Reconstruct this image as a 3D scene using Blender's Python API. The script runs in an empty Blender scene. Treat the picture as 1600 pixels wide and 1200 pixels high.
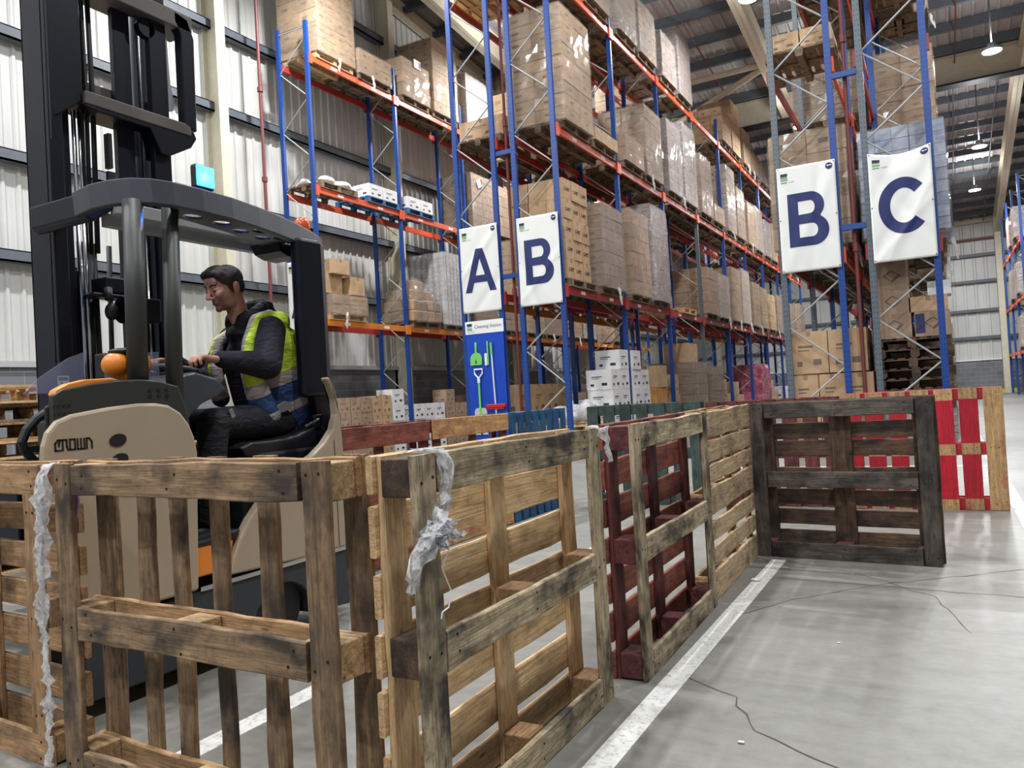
import bpy, bmesh, math, random
from mathutils import Vector, Matrix
random.seed(7)
S = bpy.context.scene
# ---------------------------------------------------------------- camera, world, view, lights' rig
F_PX = 1224.5
CAM_H = 1.125
YAW, PITCH, ROLL = math.radians(28.68), math.radians(1.083), math.radians(-3.305)
cd = bpy.data.cameras.new('camera'); cam = bpy.data.objects.new('camera', cd); S.collection.objects.link(cam)
cd.sensor_width = 36; cd.sensor_fit = 'HORIZONTAL'; cd.lens = F_PX / 1600 * 36; cd.clip_end = 200; cd.clip_start = 0.05
fw = Vector((-math.sin(YAW) * math.cos(PITCH), math.cos(YAW) * math.cos(PITCH), math.sin(PITCH)))
rt = Vector((math.cos(YAW), math.sin(YAW), 0)); up = rt.cross(fw)
r2 = math.cos(ROLL) * rt + math.sin(ROLL) * up; u2 = -math.sin(ROLL) * rt + math.cos(ROLL) * up
M = Matrix((r2, u2, -fw)).transposed().to_4x4(); M.translation = (0, 0, CAM_H); cam.matrix_world = M
S.camera = cam
W = bpy.data.worlds.new('world'); S.world = W; W.use_nodes = True
W.node_tree.nodes['Background'].inputs[0].default_value = (.75, .82, 1, 1)
W.node_tree.nodes['Background'].inputs[1].default_value = .32
S.view_settings.view_transform = 'Standard'; S.view_settings.look = 'None'; S.view_settings.gamma = 1
S.view_settings.use_curve_mapping = False; S.view_settings.exposure = 0.0
try:
    S.cycles.use_denoising = True; S.cycles.max_bounces = 6; S.cycles.diffuse_bounces = 3; S.cycles.glossy_bounces = 3
    S.cycles.transmission_bounces = 4; S.cycles.transparent_max_bounces = 16; S.cycles.sample_clamp_indirect = 4
    S.cycles.caustics_reflective = False; S.cycles.caustics_refractive = False
except Exception: pass
LAMPS = [(-3.56, 19.6, 10.5), (-3.6, 27.6, 9.6), (-3.56, 11.6, 10.8), (-3.6, 3.2, 10.8), (-3.6, 35.5, 9.3), (-3.4, -5, 10.8),  # last one is unseen behind the camera, added to light the foreground
         (-9.6, 19.6, 10.6), (-9.6, 27.6, 9.6), (-9.6, 11.6, 10.8), (-9.6, 3.2, 10.8), (-9.6, -5, 10.8),
         (1.66, 32.1, 9.0), (1.76, 39.6, 9.0), (1.7, 24.5, 9.6), (1.7, 16.5, 10.5), (1.9, 8.6, 10.8), (1.9, 0.6, 10.8), (1.9, -6.5, 10.8)]  # last one likewise added out of view for foreground light
LAMP_W = 430
# ---------------------------------------------------------------- helpers
def link(o):
    S.collection.objects.link(o); return o
def empty(name, loc=(0, 0, 0), rz=0, label=None, cat=None, group=None):
    o = link(bpy.data.objects.new(name, None)); o.location = loc; o.rotation_euler = (0, 0, rz); o.empty_display_size = .1
    return tag(o, label, cat, group)
def tag(o, label=None, cat=None, group=None, kind=None):
    if label: o['label'] = label
    if cat: o['category'] = cat
    if group: o['group'] = group
    if kind: o['kind'] = kind
    return o
class MB:
    def __init__(s): s.v = []; s.f = []; s.m = []
    def add(s, vs, fs, mi=0, mat=None):
        b = len(s.v)
        s.v += [tuple(mat @ Vector(p)) if mat is not None else tuple(p) for p in vs]
        s.f += [tuple(b + i for i in f) for f in fs]; s.m += [mi] * len(fs); return s
    def box(s, x0, x1, y0, y1, z0, z1, mi=0, mat=None):
        vs = [(x0, y0, z0), (x1, y0, z0), (x1, y1, z0), (x0, y1, z0), (x0, y0, z1), (x1, y0, z1), (x1, y1, z1), (x0, y1, z1)]
        return s.add(vs, [(0, 3, 2, 1), (4, 5, 6, 7), (0, 1, 5, 4), (1, 2, 6, 5), (2, 3, 7, 6), (3, 0, 4, 7)], mi, mat)
    def prism(s, poly, axis, a, b, mi=0, mat=None):
        # poly of 2D points in the two other axes (order x,y,z without axis)
        n = len(poly); vs = []
        for c in (a, b):
            for p in poly:
                q = list(p); q.insert(axis, c); vs.append(tuple(q))
        fs = [tuple(range(n))[::-1], tuple(range(n, 2 * n))] + [(i, (i + 1) % n, n + (i + 1) % n, n + i) for i in range(n)]
        return s.add(vs, fs, mi, mat)
    def tube(s, pts, r, n=8, mi=0, mat=None, cap=True):
        pts = [Vector(p) for p in pts]; rr = r if isinstance(r, (list, tuple)) else [r] * len(pts); vs = []; fs = []
        ref = None
        for i, p in enumerate(pts):
            d = (pts[min(i + 1, len(pts) - 1)] - pts[max(i - 1, 0)]).normalized()
            if ref is None: ref = d.orthogonal().normalized()
            ref = (ref - d * ref.dot(d)).normalized(); bi = d.cross(ref)
            for k in range(n):
                a = 2 * math.pi * k / n; vs.append(tuple(p + rr[i] * (math.cos(a) * ref + math.sin(a) * bi)))
        for i in range(len(pts) - 1):
            for k in range(n): fs.append((i * n + k, i * n + (k + 1) % n, (i + 1) * n + (k + 1) % n, (i + 1) * n + k))
        if cap: fs += [tuple(range(n))[::-1], tuple(range((len(pts) - 1) * n, len(pts) * n))]
        return s.add(vs, fs, mi, mat)
    def ball(s, c, r, n=12, m=8, mi=0, mat=None, rot=None):
        rx, ry, rz = (r, r, r) if not isinstance(r, (tuple, list)) else r
        vs = []; fs = []
        for j in range(1, m):
            t = math.pi * j / m
            for i in range(n):
                a = 2 * math.pi * i / n; vs.append(Vector((rx * math.sin(t) * math.cos(a), ry * math.sin(t) * math.sin(a), rz * math.cos(t))))
        vs += [Vector((0, 0, rz)), Vector((0, 0, -rz))]
        if rot is not None: vs = [rot @ p for p in vs]
        vs = [p + Vector(c) for p in vs]
        for j in range(m - 2):
            for i in range(n): fs.append((j * n + i, (j + 1) * n + i, (j + 1) * n + (i + 1) % n, j * n + (i + 1) % n))
        T = (m - 1) * n
        for i in range(n):
            fs.append((T, i, (i + 1) % n)); fs.append((T + 1, (m - 2) * n + (i + 1) % n, (m - 2) * n + i))
        return s.add([tuple(p) for p in vs], fs, mi, mat)
    def chain(s, pts, rs, step=.35, n=12, m=8):
        for (p, r), (q, t) in zip(zip(pts, rs), zip(pts[1:], rs[1:])):
            p = Vector(p); q = Vector(q); L = (q - p).length; k = max(1, int(L / (step * min(r, t))))
            for i in range(k + 1):
                a = i / k; s.ball(p.lerp(q, a), r + (t - r) * a, n, m)
        return s
    def mesh(s, name, mats):
        me = bpy.data.meshes.new(name); me.from_pydata(s.v, [], s.f)
        for m in (mats if isinstance(mats, (list, tuple)) else [mats]): me.materials.append(m)
        me.polygons.foreach_set('material_index', s.m); me.update(); return me
def obj(name, mb, mats, parent=None, bevel=0, smooth=False, off=None, loc=None, recalc=False, seg=2):
    """link mb as one mesh object; off: subtract this (world -> parent's frame)"""
    if isinstance(mb, MB):
        if off is not None: mb.v = [(x - off[0], y - off[1], z - off[2]) for x, y, z in mb.v]
        me = mb.mesh(name, mats)
    else: me = mb
    if recalc:
        bm = bmesh.new(); bm.from_mesh(me); bmesh.ops.recalc_face_normals(bm, faces=bm.faces); bm.to_mesh(me); bm.free()
    if smooth: me.shade_smooth()
    o = link(bpy.data.objects.new(name, me))
    if loc is not None: o.location = loc
    if parent: o.parent = parent
    if bevel:
        b = o.modifiers.new('bevel', 'BEVEL'); b.width = bevel; b.segments = seg; b.limit_method = 'ANGLE'; b.angle_limit = math.radians(35)
    return o
def dup(root, loc, rz=None, **kw):
    r = root.copy(); link(r); r.location = loc
    if rz is not None: r.rotation_euler = (0, 0, rz)
    tag(r, **kw)
    for ch in list(root.children):
        c = ch.copy(); link(c); c.parent = r
        for g in list(ch.children):
            d = g.copy(); link(d); d.parent = c
    return r
def flat(name, loops, ext=.001):
    """filled 2D outline (list of closed loops, holes allowed) -> mesh lying in XY"""
    cu = bpy.data.curves.new(name, 'CURVE'); cu.dimensions = '2D'; cu.fill_mode = 'BOTH'; cu.extrude = ext
    for L in loops:
        sp = cu.splines.new('POLY'); sp.points.add(len(L) - 1); sp.use_cyclic_u = True
        for p, q in zip(sp.points, L): p.co = (q[0], q[1], 0, 1)
    o = bpy.data.objects.new(name, cu); link(o)
    me = bpy.data.meshes.new_from_object(o.evaluated_get(bpy.context.evaluated_depsgraph_get()))
    bpy.data.objects.remove(o); me.name = name; return me
def textmesh(txt, size, ext=.0008, align='LEFT', bold=0):
    cu = bpy.data.curves.new('text', 'FONT'); cu.body = txt; cu.size = size; cu.extrude = ext; cu.align_x = align; cu.offset = bold
    cu.resolution_u = 3
    o = bpy.data.objects.new('text', cu); link(o)
    me = bpy.data.meshes.new_from_object(o.evaluated_get(bpy.context.evaluated_depsgraph_get()))
    bpy.data.objects.remove(o); return me
def warp(me, fn, maxlen=None):
    bm = bmesh.new(); bm.from_mesh(me); bmesh.ops.remove_doubles(bm, verts=bm.verts, dist=1e-5)
    if maxlen:
        bmesh.ops.triangulate(bm, faces=bm.faces)
        for _ in range(6):
            es = [e for e in bm.edges if e.calc_length() > maxlen]
            if not es: break
            bmesh.ops.subdivide_edges(bm, edges=es, cuts=1); bmesh.ops.triangulate(bm, faces=[f for f in bm.faces if len(f.verts) > 3])
    for v in bm.verts: v.co = fn(v.co)
    bm.normal_update(); bm.to_mesh(me); bm.free(); return me
def meshobj(name, me, mat, parent=None, loc=(0, 0, 0), rot=(0, 0, 0)):
    me.materials.clear(); me.materials.append(mat)
    o = link(bpy.data.objects.new(name, me)); o.location = loc; o.rotation_euler = rot
    if parent: o.parent = parent
    return o
# ---------------------------------------------------------------- materials
def C(*c):  # sRGB 0-255 -> linear
    return tuple((x / 255 / 12.92) if x / 255 <= .04045 else ((x / 255 + .055) / 1.055) ** 2.4 for x in c) + (1,)
class NT:
    def __init__(s, name):
        s.mat = bpy.data.materials.new(name); s.mat.use_nodes = True; s.t = s.mat.node_tree; s.b = s.t.nodes['Principled BSDF']; s.out = s.t.nodes['Material Output']
    def n(s, ty, ins=None, **at):
        k = s.t.nodes.new(ty)
        for a, v in at.items(): setattr(k, a, v)
        for i, v in (ins or {}).items(): s.set(k.inputs[i], v)
        return k
    def set(s, sock, v):
        if hasattr(v, 'is_output') or hasattr(v, 'links') and hasattr(v, 'node'): s.t.links.new(v, sock)
        else: sock.default_value = v
    def math(s, op, a, b=0, c=0):
        return s.n('ShaderNodeMath', {0: a, 1: b, 2: c}, operation=op).outputs[0]
    def ramp(s, fac, stops, interp='LINEAR'):
        k = s.n('ShaderNodeValToRGB', {0: fac}); r = k.color_ramp; r.interpolation = interp
        while len(r.elements) < len(stops): r.elements.new(.5)
        for e, (p, c) in zip(r.elements, stops): e.position = p; e.color = c
        return k.outputs[0]
    def mix(s, f, a, b, mode='MIX'):
        k = s.n('ShaderNodeMix', data_type='RGBA', blend_type=mode); s.set(k.inputs[0], f); s.set(k.inputs[6], a); s.set(k.inputs[7], b); return k.outputs[2]
    def noise(s, vec, scale, det=3, rough=.55, dist=0):
        return s.n('ShaderNodeTexNoise', {'Vector': vec, 'Scale': scale, 'Detail': det, 'Roughness': rough, 'Distortion': dist}).outputs['Fac']
    def obj(s, sc=(1, 1, 1), rnd=True):
        co = s.n('ShaderNodeTexCoord').outputs['Object']; m = s.n('ShaderNodeMapping', {'Vector': co, 'Scale': sc})
        if rnd:
            r = s.n('ShaderNodeObjectInfo').outputs['Random']; x = s.n('ShaderNodeCombineXYZ', {0: s.math('MULTIPLY', r, 37.0), 1: s.math('MULTIPLY', r, 91.0), 2: s.math('MULTIPLY', r, 53.0)})
            s.set(m.inputs['Location'], x.outputs[0])
        return m.outputs[0]
    def bump(s, h, st=.3, d=.01):
        k = s.n('ShaderNodeBump', {'Height': h, 'Strength': st, 'Distance': d}); s.set(s.b.inputs['Normal'], k.outputs[0]); return k
    def base(s, c): s.set(s.b.inputs['Base Color'], c)
    def P(s, **k):
        for a, v in k.items(): s.set(s.b.inputs[a.replace('_', ' ')], v)
        return s
def plain(name, c, rough=.5, metal=0, var=0, bump=0, spec=.5):
    t = NT(name); t.P(Roughness=rough, Metallic=metal); t.b.inputs['Specular IOR Level'].default_value = spec
    v = t.obj(rnd=False); nz = t.noise(v, 6, 4)
    if var:
        d = tuple(x * (1 - var) for x in c[:3]) + (1,); l = tuple(min(1, x * (1 + var)) for x in c[:3]) + (1,)
        t.base(t.ramp(nz, [(.3, d), (.7, l)]))
    else: t.base(c)
    if bump: t.bump(t.noise(v, 60, 3), bump, .002)
    return t.mat
def wood(name, light, dark, grime=None, g=.5, rough=.8):
    t = NT(name); v = t.obj((1.2, 14, 14)); n1 = t.noise(v, 3.0, 5, .65, .6)
    v2 = t.obj((1, 1.6, 1.6)); n2 = t.noise(v2, 4.0, 4, .6)
    c = t.ramp(n1, [(.3, dark), (.5, tuple((a + b) / 2 for a, b in zip(light, dark))), (.68, light)])
    n3 = t.noise(t.obj((2.2, 75, 75)), 2.4, 4, .7, .3); n4 = t.noise(t.obj((3, 5, 5)), 5.5, 6, .75, .5)
    c = t.mix(.75, c, t.ramp(n3, [(.32, (.42, .39, .37, 1)), (.55, (.95, .95, .95, 1)), (.75, (1.12, 1.12, 1.1, 1))]), 'MULTIPLY')
    c = t.mix(.3 + .55 * g, c, t.ramp(n4, [(.36, (.34, .31, .29, 1)), (.52, (1, 1, 1, 1))]), 'MULTIPLY')
    rv = t.n('ShaderNodeObjectInfo').outputs['Random']
    c = t.mix(1.0, c, t.ramp(rv, [(0, (1.05, 1.03, 1.0, 1)), (1, (1.45, 1.42, 1.38, 1))]), 'MULTIPLY')
    if grime: c = t.mix(t.ramp(n2, [(.62 - .3 * g, (0, 0, 0, 1)), (.82 - .3 * g, (1, 1, 1, 1))]), c, grime)
    vor = t.n('ShaderNodeTexVoronoi', {'Vector': t.obj((2.2, 9, 9)), 'Scale': 1.6}, feature='F1').outputs['Distance']
    c = t.mix(t.ramp(vor, [(.04, (1, 1, 1, 1)), (.09, (0, 0, 0, 1))]), c, tuple(x * .35 for x in dark[:3]) + (1,))
    t.base(c); t.P(Roughness=rough); t.bump(t.math('ADD', n1, n3), .7, .004); return t.mat
NAIL = plain('nail', C(38, 32, 30), .5, .6)
WD = {
 'rackpal': wood('shaded_pallet_wood', C(142, 124, 100), C(92, 78, 62), C(60, 52, 44), .4),  # darker, greyer pallet wood; shade under rack loads put into the colour
 'pale': wood('pale_pine', C(222, 192, 148), C(190, 156, 114), C(146, 116, 84), .15),
 'tan': wood('tan_pine', C(190, 154, 112), C(138, 106, 74), C(90, 72, 56), .4),
 'bleached': wood('bleached_pine', C(214, 192, 156), C(168, 144, 112), C(120, 104, 84), .35),
 'grey': wood('weathered_grey_wood', C(212, 196, 164), C(150, 133, 106), C(54, 48, 42), .62),
 'brown': wood('brown_wood', C(158, 132, 100), C(102, 82, 62), C(60, 50, 42), .5),
 'dark': wood('dark_wood', C(112, 86, 66), C(66, 50, 40), C(36, 30, 27), .6),
 'charcoal': wood('charcoal_wood', C(106, 98, 88), C(64, 58, 53), C(34, 32, 30), .6),
 'maroon': wood('maroon_painted_wood', C(112, 56, 52), C(76, 36, 37), C(48, 24, 26), .4),
 'brick': wood('brick_red_wood', C(158, 92, 74), C(112, 58, 48), C(84, 40, 36), .4),
 'red': wood('red_painted_wood', C(184, 26, 44), C(158, 20, 38), C(150, 26, 42), .1, .5),
 'blue': wood('blue_painted_wood', C(44, 100, 146), C(30, 72, 112), C(28, 52, 76), .3, .6),
 'green': wood('dark_green_painted_wood', C(66, 84, 78), C(44, 58, 56), C(36, 44, 42), .4),
 'pink': wood('worn_red_and_pine_wood', C(206, 168, 112), C(178, 132, 88), C(150, 84, 74), .35),
 'chip': wood('chipboard', C(196, 168, 128), C(140, 112, 78), C(110, 88, 62), .3),
}
WD['redpatch'] = wood('bare_patch_wood', C(190, 158, 112), C(150, 116, 80), C(150, 60, 60), .3)
def cardboard(name, c, d):
    t = NT(name); v = t.obj((1, 1, 1)); n = t.noise(v, 5, 3)
    ri = t.n('ShaderNodeNewGeometry').outputs['Random Per Island']
    col = t.ramp(n, [(.3, d), (.7, c)]); col = t.mix(1.0, col, t.ramp(ri, [(0, (.84, .84, .84, 1)), (1, (1.08, 1.06, 1.04, 1))]), 'MULTIPLY')
    t.base(col); t.P(Roughness=.75); t.bump(t.noise(v, 30, 2), .1, .003); return t.mat
CB = cardboard('brown_cardboard', C(190, 160, 126), C(168, 138, 106))
CB2 = cardboard('dull_cardboard', C(166, 142, 120), C(146, 122, 102))
CBW = cardboard('white_carton', C(226, 228, 230), C(208, 211, 214))
CBO = cardboard('orange_brown_carton', C(196, 142, 80), C(166, 112, 60))
TAPE = plain('packing_tape', C(150, 120, 88), .3)
INK = plain('print_ink', C(52, 48, 50), .7)
INKL = plain('faded_print', C(112, 96, 82), .7)
INKB = plain('blue_print', C(40, 44, 92), .6)
WHITE = plain('white_label', C(232, 232, 232), .5)
MAG = plain('magenta_label', C(200, 70, 130), .5)
def wrapmat(name, cov, tint):
    t = NT(name); t.P(Roughness=.13); t.base(tint); t.b.inputs['Specular IOR Level'].default_value = 1.0; t.b.inputs['Coat Weight'].default_value = .6; t.b.inputs['Coat Roughness'].default_value = .1
    v = t.obj((1, 1, 3.2)); n = t.noise(v, 2.6, 5, .6, 2.2)
    t.bump(n, 1.0, .09)
    tr = t.n('ShaderNodeBsdfTransparent'); mx = t.n('ShaderNodeMixShader')
    fac = t.ramp(n, [(.35, (cov * .55,) * 3 + (1,)), (.7, (min(1, cov * 1.6),) * 3 + (1,))])
    t.set(mx.inputs[0], fac); t.set(mx.inputs[1], tr.outputs[0]); t.set(mx.inputs[2], t.b.outputs[0])
    t.t.links.new(mx.outputs[0], t.out.inputs[0]); return t.mat
WRAP = wrapmat('clear_stretch_wrap', .27, C(168, 160, 150))
WRAPW = wrapmat('milky_stretch_wrap', .4, C(214, 214, 218))
def _film():
    t = NT('loose_white_film'); t.P(Roughness=.3); t.base(C(236, 236, 238)); n = t.noise(t.obj((1, 1, 1)), 26, 4, .6, 1.5)
    tr = t.n('ShaderNodeBsdfTransparent'); tl = t.n('ShaderNodeBsdfTranslucent', {0: C(236, 236, 238)}); a = t.n('ShaderNodeMixShader', {0: .35}); t.set(a.inputs[1], t.b.outputs[0]); t.set(a.inputs[2], tl.outputs[0])
    mx = t.n('ShaderNodeMixShader', {0: t.ramp(n, [(.35, (.3,) * 3 + (1,)), (.65, (.9,) * 3 + (1,))])}); t.set(mx.inputs[1], tr.outputs[0]); t.set(mx.inputs[2], a.outputs[0]); t.t.links.new(mx.outputs[0], t.out.inputs[0]); return t.mat
WRAPT = _film()
def steel(name, c, holes=False, rough=.42):
    t = NT(name); t.P(Roughness=rough); v = t.obj(rnd=False); n = t.noise(v, 3, 4)
    col = t.ramp(n, [(.3, tuple(x * .82 for x in c[:3]) + (1,)), (.7, c)])
    if holes:  # slot pattern every 75 mm on the uprights
        co = t.n('ShaderNodeTexCoord').outputs['Object']; sp = t.n('ShaderNodeSeparateXYZ', {0: co})
        fz = t.math('ABSOLUTE', t.math('SUBTRACT', t.math('FRACT', t.math('DIVIDE', sp.outputs[2], .075)), .5))
        def strip(ax):
            a = t.math('ABSOLUTE', t.math('SUBTRACT', t.math('ABSOLUTE', sp.outputs[ax]), .022)); return t.math('LESS_THAN', a, .006)
        m = t.math('MULTIPLY', t.math('LESS_THAN', fz, .11), t.math('MAXIMUM', strip(0), strip(1)))
        col = t.mix(m, col, C(18, 20, 30))
    t.base(col); return t.mat
BLUE = steel('rack_blue_paint', C(18, 66, 142), True)
GREYU = steel('galvanised_grey_upright', C(92, 102, 110), True)
ORANGE = steel('rack_orange_paint', C(222, 88, 48))
YELO = steel('rack_amber_paint', C(226, 132, 36))
REDB = steel('rack_red_paint', C(168, 52, 46))
GALV = plain('galvanised_bar', C(156, 158, 158), .6, .0)
CREAM = plain('cream_steel', C(206, 198, 176), .5, 0, .06)
DGREY = plain('dark_grey_steel', C(88, 95, 102), .5, 0, .12)
RPIPE = plain('red_pipe', C(112, 50, 50), .5)
# ---------------------------------------------------------------- shell of the building
XL, YF = -13.2, 47.0
def floor_mat():
    t = NT('polished_concrete'); v = t.obj(rnd=False)
    n = t.noise(v, .55, 5, .6, .4); n2 = t.noise(v, 9, 5, .7); n3 = t.noise(t.obj((.6, 5, 1), rnd=False), 1.3, 4, .6, 1)
    c = t.ramp(n, [(.25, C(98, 97, 92)), (.5, C(116, 115, 109)), (.75, C(134, 132, 125))])
    c = t.mix(.35, c, t.ramp(n3, [(.3, C(88, 87, 83)), (.7, C(144, 142, 135))]))
    c = t.mix(.25, c, t.ramp(n2, [(.3, C(96, 94, 90)), (.7, C(170, 168, 160))]))
    t.base(c); t.P(Roughness=t.ramp(n, [(.3, (.34,) * 3 + (1,)), (.7, (.55,) * 3 + (1,))])); t.bump(n2, .08, .002); return t.mat
mb = MB().box(XL - .3, 22, -14, YF + .3, -.1, 0)
fl = tag(obj('floor', mb, floor_mat()), kind='structure')
def line_mat():
    t = NT('worn_white_line_paint'); v = t.obj(rnd=False); n = t.noise(v, 38, 5, .75)
    t.base(t.ramp(n, [(.34, C(168, 166, 158)), (.5, C(222, 222, 218))])); t.P(Roughness=.6); return t.mat
LM = line_mat()
for i, (x0, x1, y0, y1) in enumerate([(-1.02, -.93, -3, 5.2), (-2.33, -2.23, -3, 7.2), (.45, .55, 6.2, 44), (-3.0, .45, 10.9, 11.0), (3.9, 4.0, -3, 40)]):
    tag(obj('trim_%d' % (i + 1), MB().box(x0, x1, y0, y1, .0, .0015), LM), kind='structure')
CRK = plain('crack_in_concrete', C(78, 74, 70), .9)
def crack(pts, w=.005, seed=1):
    rg = random.Random(seed); P = []
    for (x0, y0), (x1, y1) in zip(pts, pts[1:]):
        k = max(2, int(math.hypot(x1 - x0, y1 - y0) / .07))
        for i in range(k): P.append((x0 + (x1 - x0) * i / k + rg.uniform(-.012, .012), y0 + (y1 - y0) * i / k + rg.uniform(-.012, .012)))
    P.append(pts[-1]); vs = []; fs = []
    for i, (x, y) in enumerate(P):
        q = P[min(i + 1, len(P) - 1)]; p = P[max(i - 1, 0)]; d = Vector((q[0] - p[0], q[1] - p[1])).normalized(); ww = w * rg.uniform(.3, 1)
        vs += [(x - d.y * ww, y + d.x * ww, .0012), (x + d.y * ww, y - d.x * ww, .0012)]
    for i in range(len(P) - 1): fs.append((2 * i, 2 * i + 1, 2 * i + 3, 2 * i + 2))
    return obj('crack', MB().add(vs, fs), CRK, fl)
crack([(-.94, 3.0), (-.72, 2.86), (-.6, 2.6), (-.3, 2.42), (.2, 2.2)], .004, 1)
crack([(-1.0, 3.8), (-.75, 4.25), (-.35, 4.7), (.5, 5.35), (1.6, 5.9)], .004, 2)
crack([(-.9, 4.72), (.0, 4.62), (1.2, 4.5), (4, 4.2)], .004, 3)
crack([(-.5, 4.95), (-.1, 4.5), (.05, 3.9)], .003, 4)
mb = MB()
rg = random.Random(5)
for _ in range(26):
    a = rg.uniform(0, 6.28); r = rg.uniform(0, .1); x = .42 + r * 1.3 * math.cos(a); y = 3.5 + r * math.sin(a)
    s = rg.uniform(.006, .022); mb.add([(x - s * 1.6, y, .0014), (x, y - s * .5, .0014), (x + s * 1.5, y + s * .2, .0014), (x + .2 * s, y + s * .7, .0014)], [(0, 1, 2, 3)])
obj('chipped_patch', mb, CRK, fl)
# cladding
def clad_mat(name, c, d):
    t = NT(name); v = t.obj(rnd=False); n = t.noise(v, .7, 4); n2 = t.noise(t.obj((3, 3, .15), rnd=False), 3, 3)
    t.base(t.mix(.4, t.ramp(n, [(.3, d), (.7, c)]), t.ramp(n2, [(.3, d), (.7, c)]))); t.P(Roughness=.42); return t.mat
CLAD = clad_mat('white_wall_sheet', C(206, 206, 202), C(184, 184, 180))
ROOFM = clad_mat('white_roof_sheet', C(178, 172, 168), C(156, 152, 150))
def block_mat(ax):
    t = NT('painted_block_wall'); co = t.n('ShaderNodeTexCoord').outputs['Object']; sp = t.n('ShaderNodeSeparateXYZ', {0: co})
    cb = t.n('ShaderNodeCombineXYZ', {0: sp.outputs[ax], 1: sp.outputs[2]})
    b = t.n('ShaderNodeTexBrick', {'Vector': cb.outputs[0], 'Color1': C(122, 124, 128), 'Color2': C(104, 106, 110), 'Mortar': C(150, 150, 148), 'Scale': 1.0, 'Mortar Size': .006, 'Brick Width': .45, 'Row Height': .225})
    t.base(b.outputs['Color']); t.P(Roughness=.85); t.bump(b.outputs['Fac'], -.4, .01); return t.mat
def corrugated(a0, a1, fn, pitch=.26, depth=.035):
    """profile along a; fn(a, h, end) -> point. two ends"""
    mb = MB(); prof = []; a = a0
    while a < a1:
        prof += [(a, 0), (a + pitch * .18, 0), (a + pitch * .26, depth), (a + pitch * .92, depth)]; a += pitch
    n = len(prof)
    vs = [fn(p, h, 0) for p, h in prof] + [fn(p, h, 1) for p, h in prof]
    return mb.add(vs, [(i, i + 1, n + i + 1, n + i) for i in range(n - 1)])
def roof_z(y): return 12.75 - .1 * (y - 18.6) if y <= 30.3 else 12.2 - .19 * (y - 30.3)
w = obj('wall_left', corrugated(-12, 30.3, lambda y, h, e: (XL - h, y, 2.2 if not e else roof_z(y))), CLAD); tag(w, kind='structure')
w = obj('wall_left_far', corrugated(30.3, YF, lambda y, h, e: (XL - h, y, 2.2 if not e else roof_z(y))), CLAD); tag(w, kind='structure')
tag(obj('wall_left_base', MB().box(XL - .15, XL + .06, -12, YF, 0, 2.1), block_mat(1)), kind='structure')
tag(obj('trim_6', MB().box(XL - .1, XL + .12, -12, YF, 2.1, 2.2), plain('grey_sill', C(170, 172, 172), .5)), kind='structure')
tag(obj('wall_far', corrugated(XL, 20, lambda x, h, e: (x, YF + h, 1.75 if not e else 9.3), .5), CLAD), kind='structure')
tag(obj('wall_far_base', MB().box(XL, 20, YF - .06, YF + .2, 0, 1.7), block_mat(0)), kind='structure')
tag(obj('trim_7', MB().box(XL, 20, YF - .12, YF + .2, 1.7, 1.76), WHITE), kind='structure')
tag(obj('wall_right', MB().box(20, 20.2, -14, YF, 0, 16), CLAD), kind='structure')
for nm, ya, yb in (('ceiling', -12, 30.3), ('ceiling_far', 30.3, YF)):
    tag(obj(nm, corrugated(XL, 20, lambda x, h, e: (x, (ya, yb)[e], roof_z((ya, yb - .001 if e else 0)[e] if e else ya + .001) + h), .333, .04), ROOFM), kind='structure')
# purlins (along X), rails on the walls, rafters, valley beam
n = 8
def trim(mb, mat):
    global n
    o = tag(obj('trim_%d' % n, mb, mat), kind='structure'); n += 1; return o
y = -10.0
while y < 29.8:
    z = roof_z(y); trim(MB().box(XL, 20, y, y + .07, z - .26, z - .005).box(XL, 20, y, y + .16, z - .27, z - .255), DGREY); y += 1.5
y = 31.4
while y < 46.8:
    z = roof_z(y); trim(MB().box(XL, 20, y, y + .09, z - .25, z - .01), DGREY); y += 1.2
for z in (4.0, 5.65, 7.7, 9.45, 11.35):
    trim(MB().box(XL, XL + .2, -12, YF if z < 9 else 30, z - .02, z + .0).box(XL + .02, XL + .2, -12, YF if z < 9 else 30, z - .2, z - .17).box(XL + .17, XL + .2, -12, YF if z < 9 else 30, z - .2, z), DGREY)
for z in (2.9, 4.3, 5.8, 7.15): trim(MB().box(XL, 20, YF - .2, YF - .02, z - .1, z + .05), DGREY)
trim(MB().box(XL, 20, YF - .25, YF - .02, 7.9, 8.0), RPIPE)
trim(MB().box(XL, 20, YF - .3, YF - .02, 8.75, 8.95), CREAM)
def ibeam(x0, x1, y0, y1, za, zb, d=.6, w=.22):
    """I section rafter along Y under heights za (at y0), zb (at y1)"""
    mb = MB()
    for (xa, xb, t0, t1) in ((x0, x1, 0, .03), (x0, x1, d - .03, d), ((x0 + x1) / 2 - .01, (x0 + x1) / 2 + .01, 0, d)):
        mb.add([(xa, y0, za - t0), (xb, y0, za - t0), (xb, y0, za - t1), (xa, y0, za - t1), (xa, y1, zb - t0), (xb, y1, zb - t0), (xb, y1, zb - t1), (xa, y1, zb - t1)],
               [(0, 1, 2, 3), (7, 6, 5, 4), (0, 4, 5, 1), (1, 5, 6, 2), (2, 6, 7, 3), (3, 7, 4, 0)])
    return mb
for x in (-11.4, -4.3, 2.9, 10.1):
    trim(ibeam(x - .14, x + .14, -12, 29.7, roof_z(-12) - .27, roof_z(29.7) - .27, .75), CREAM)
    trim(ibeam(x - .14, x + .14, 30.6, YF, roof_z(30.6) - .26, roof_z(YF) - .26, .8), CREAM)
    trim(MB().box(x - .14, x + .14, YF - .75, YF - .3, 0, 9.0), CREAM)
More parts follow.
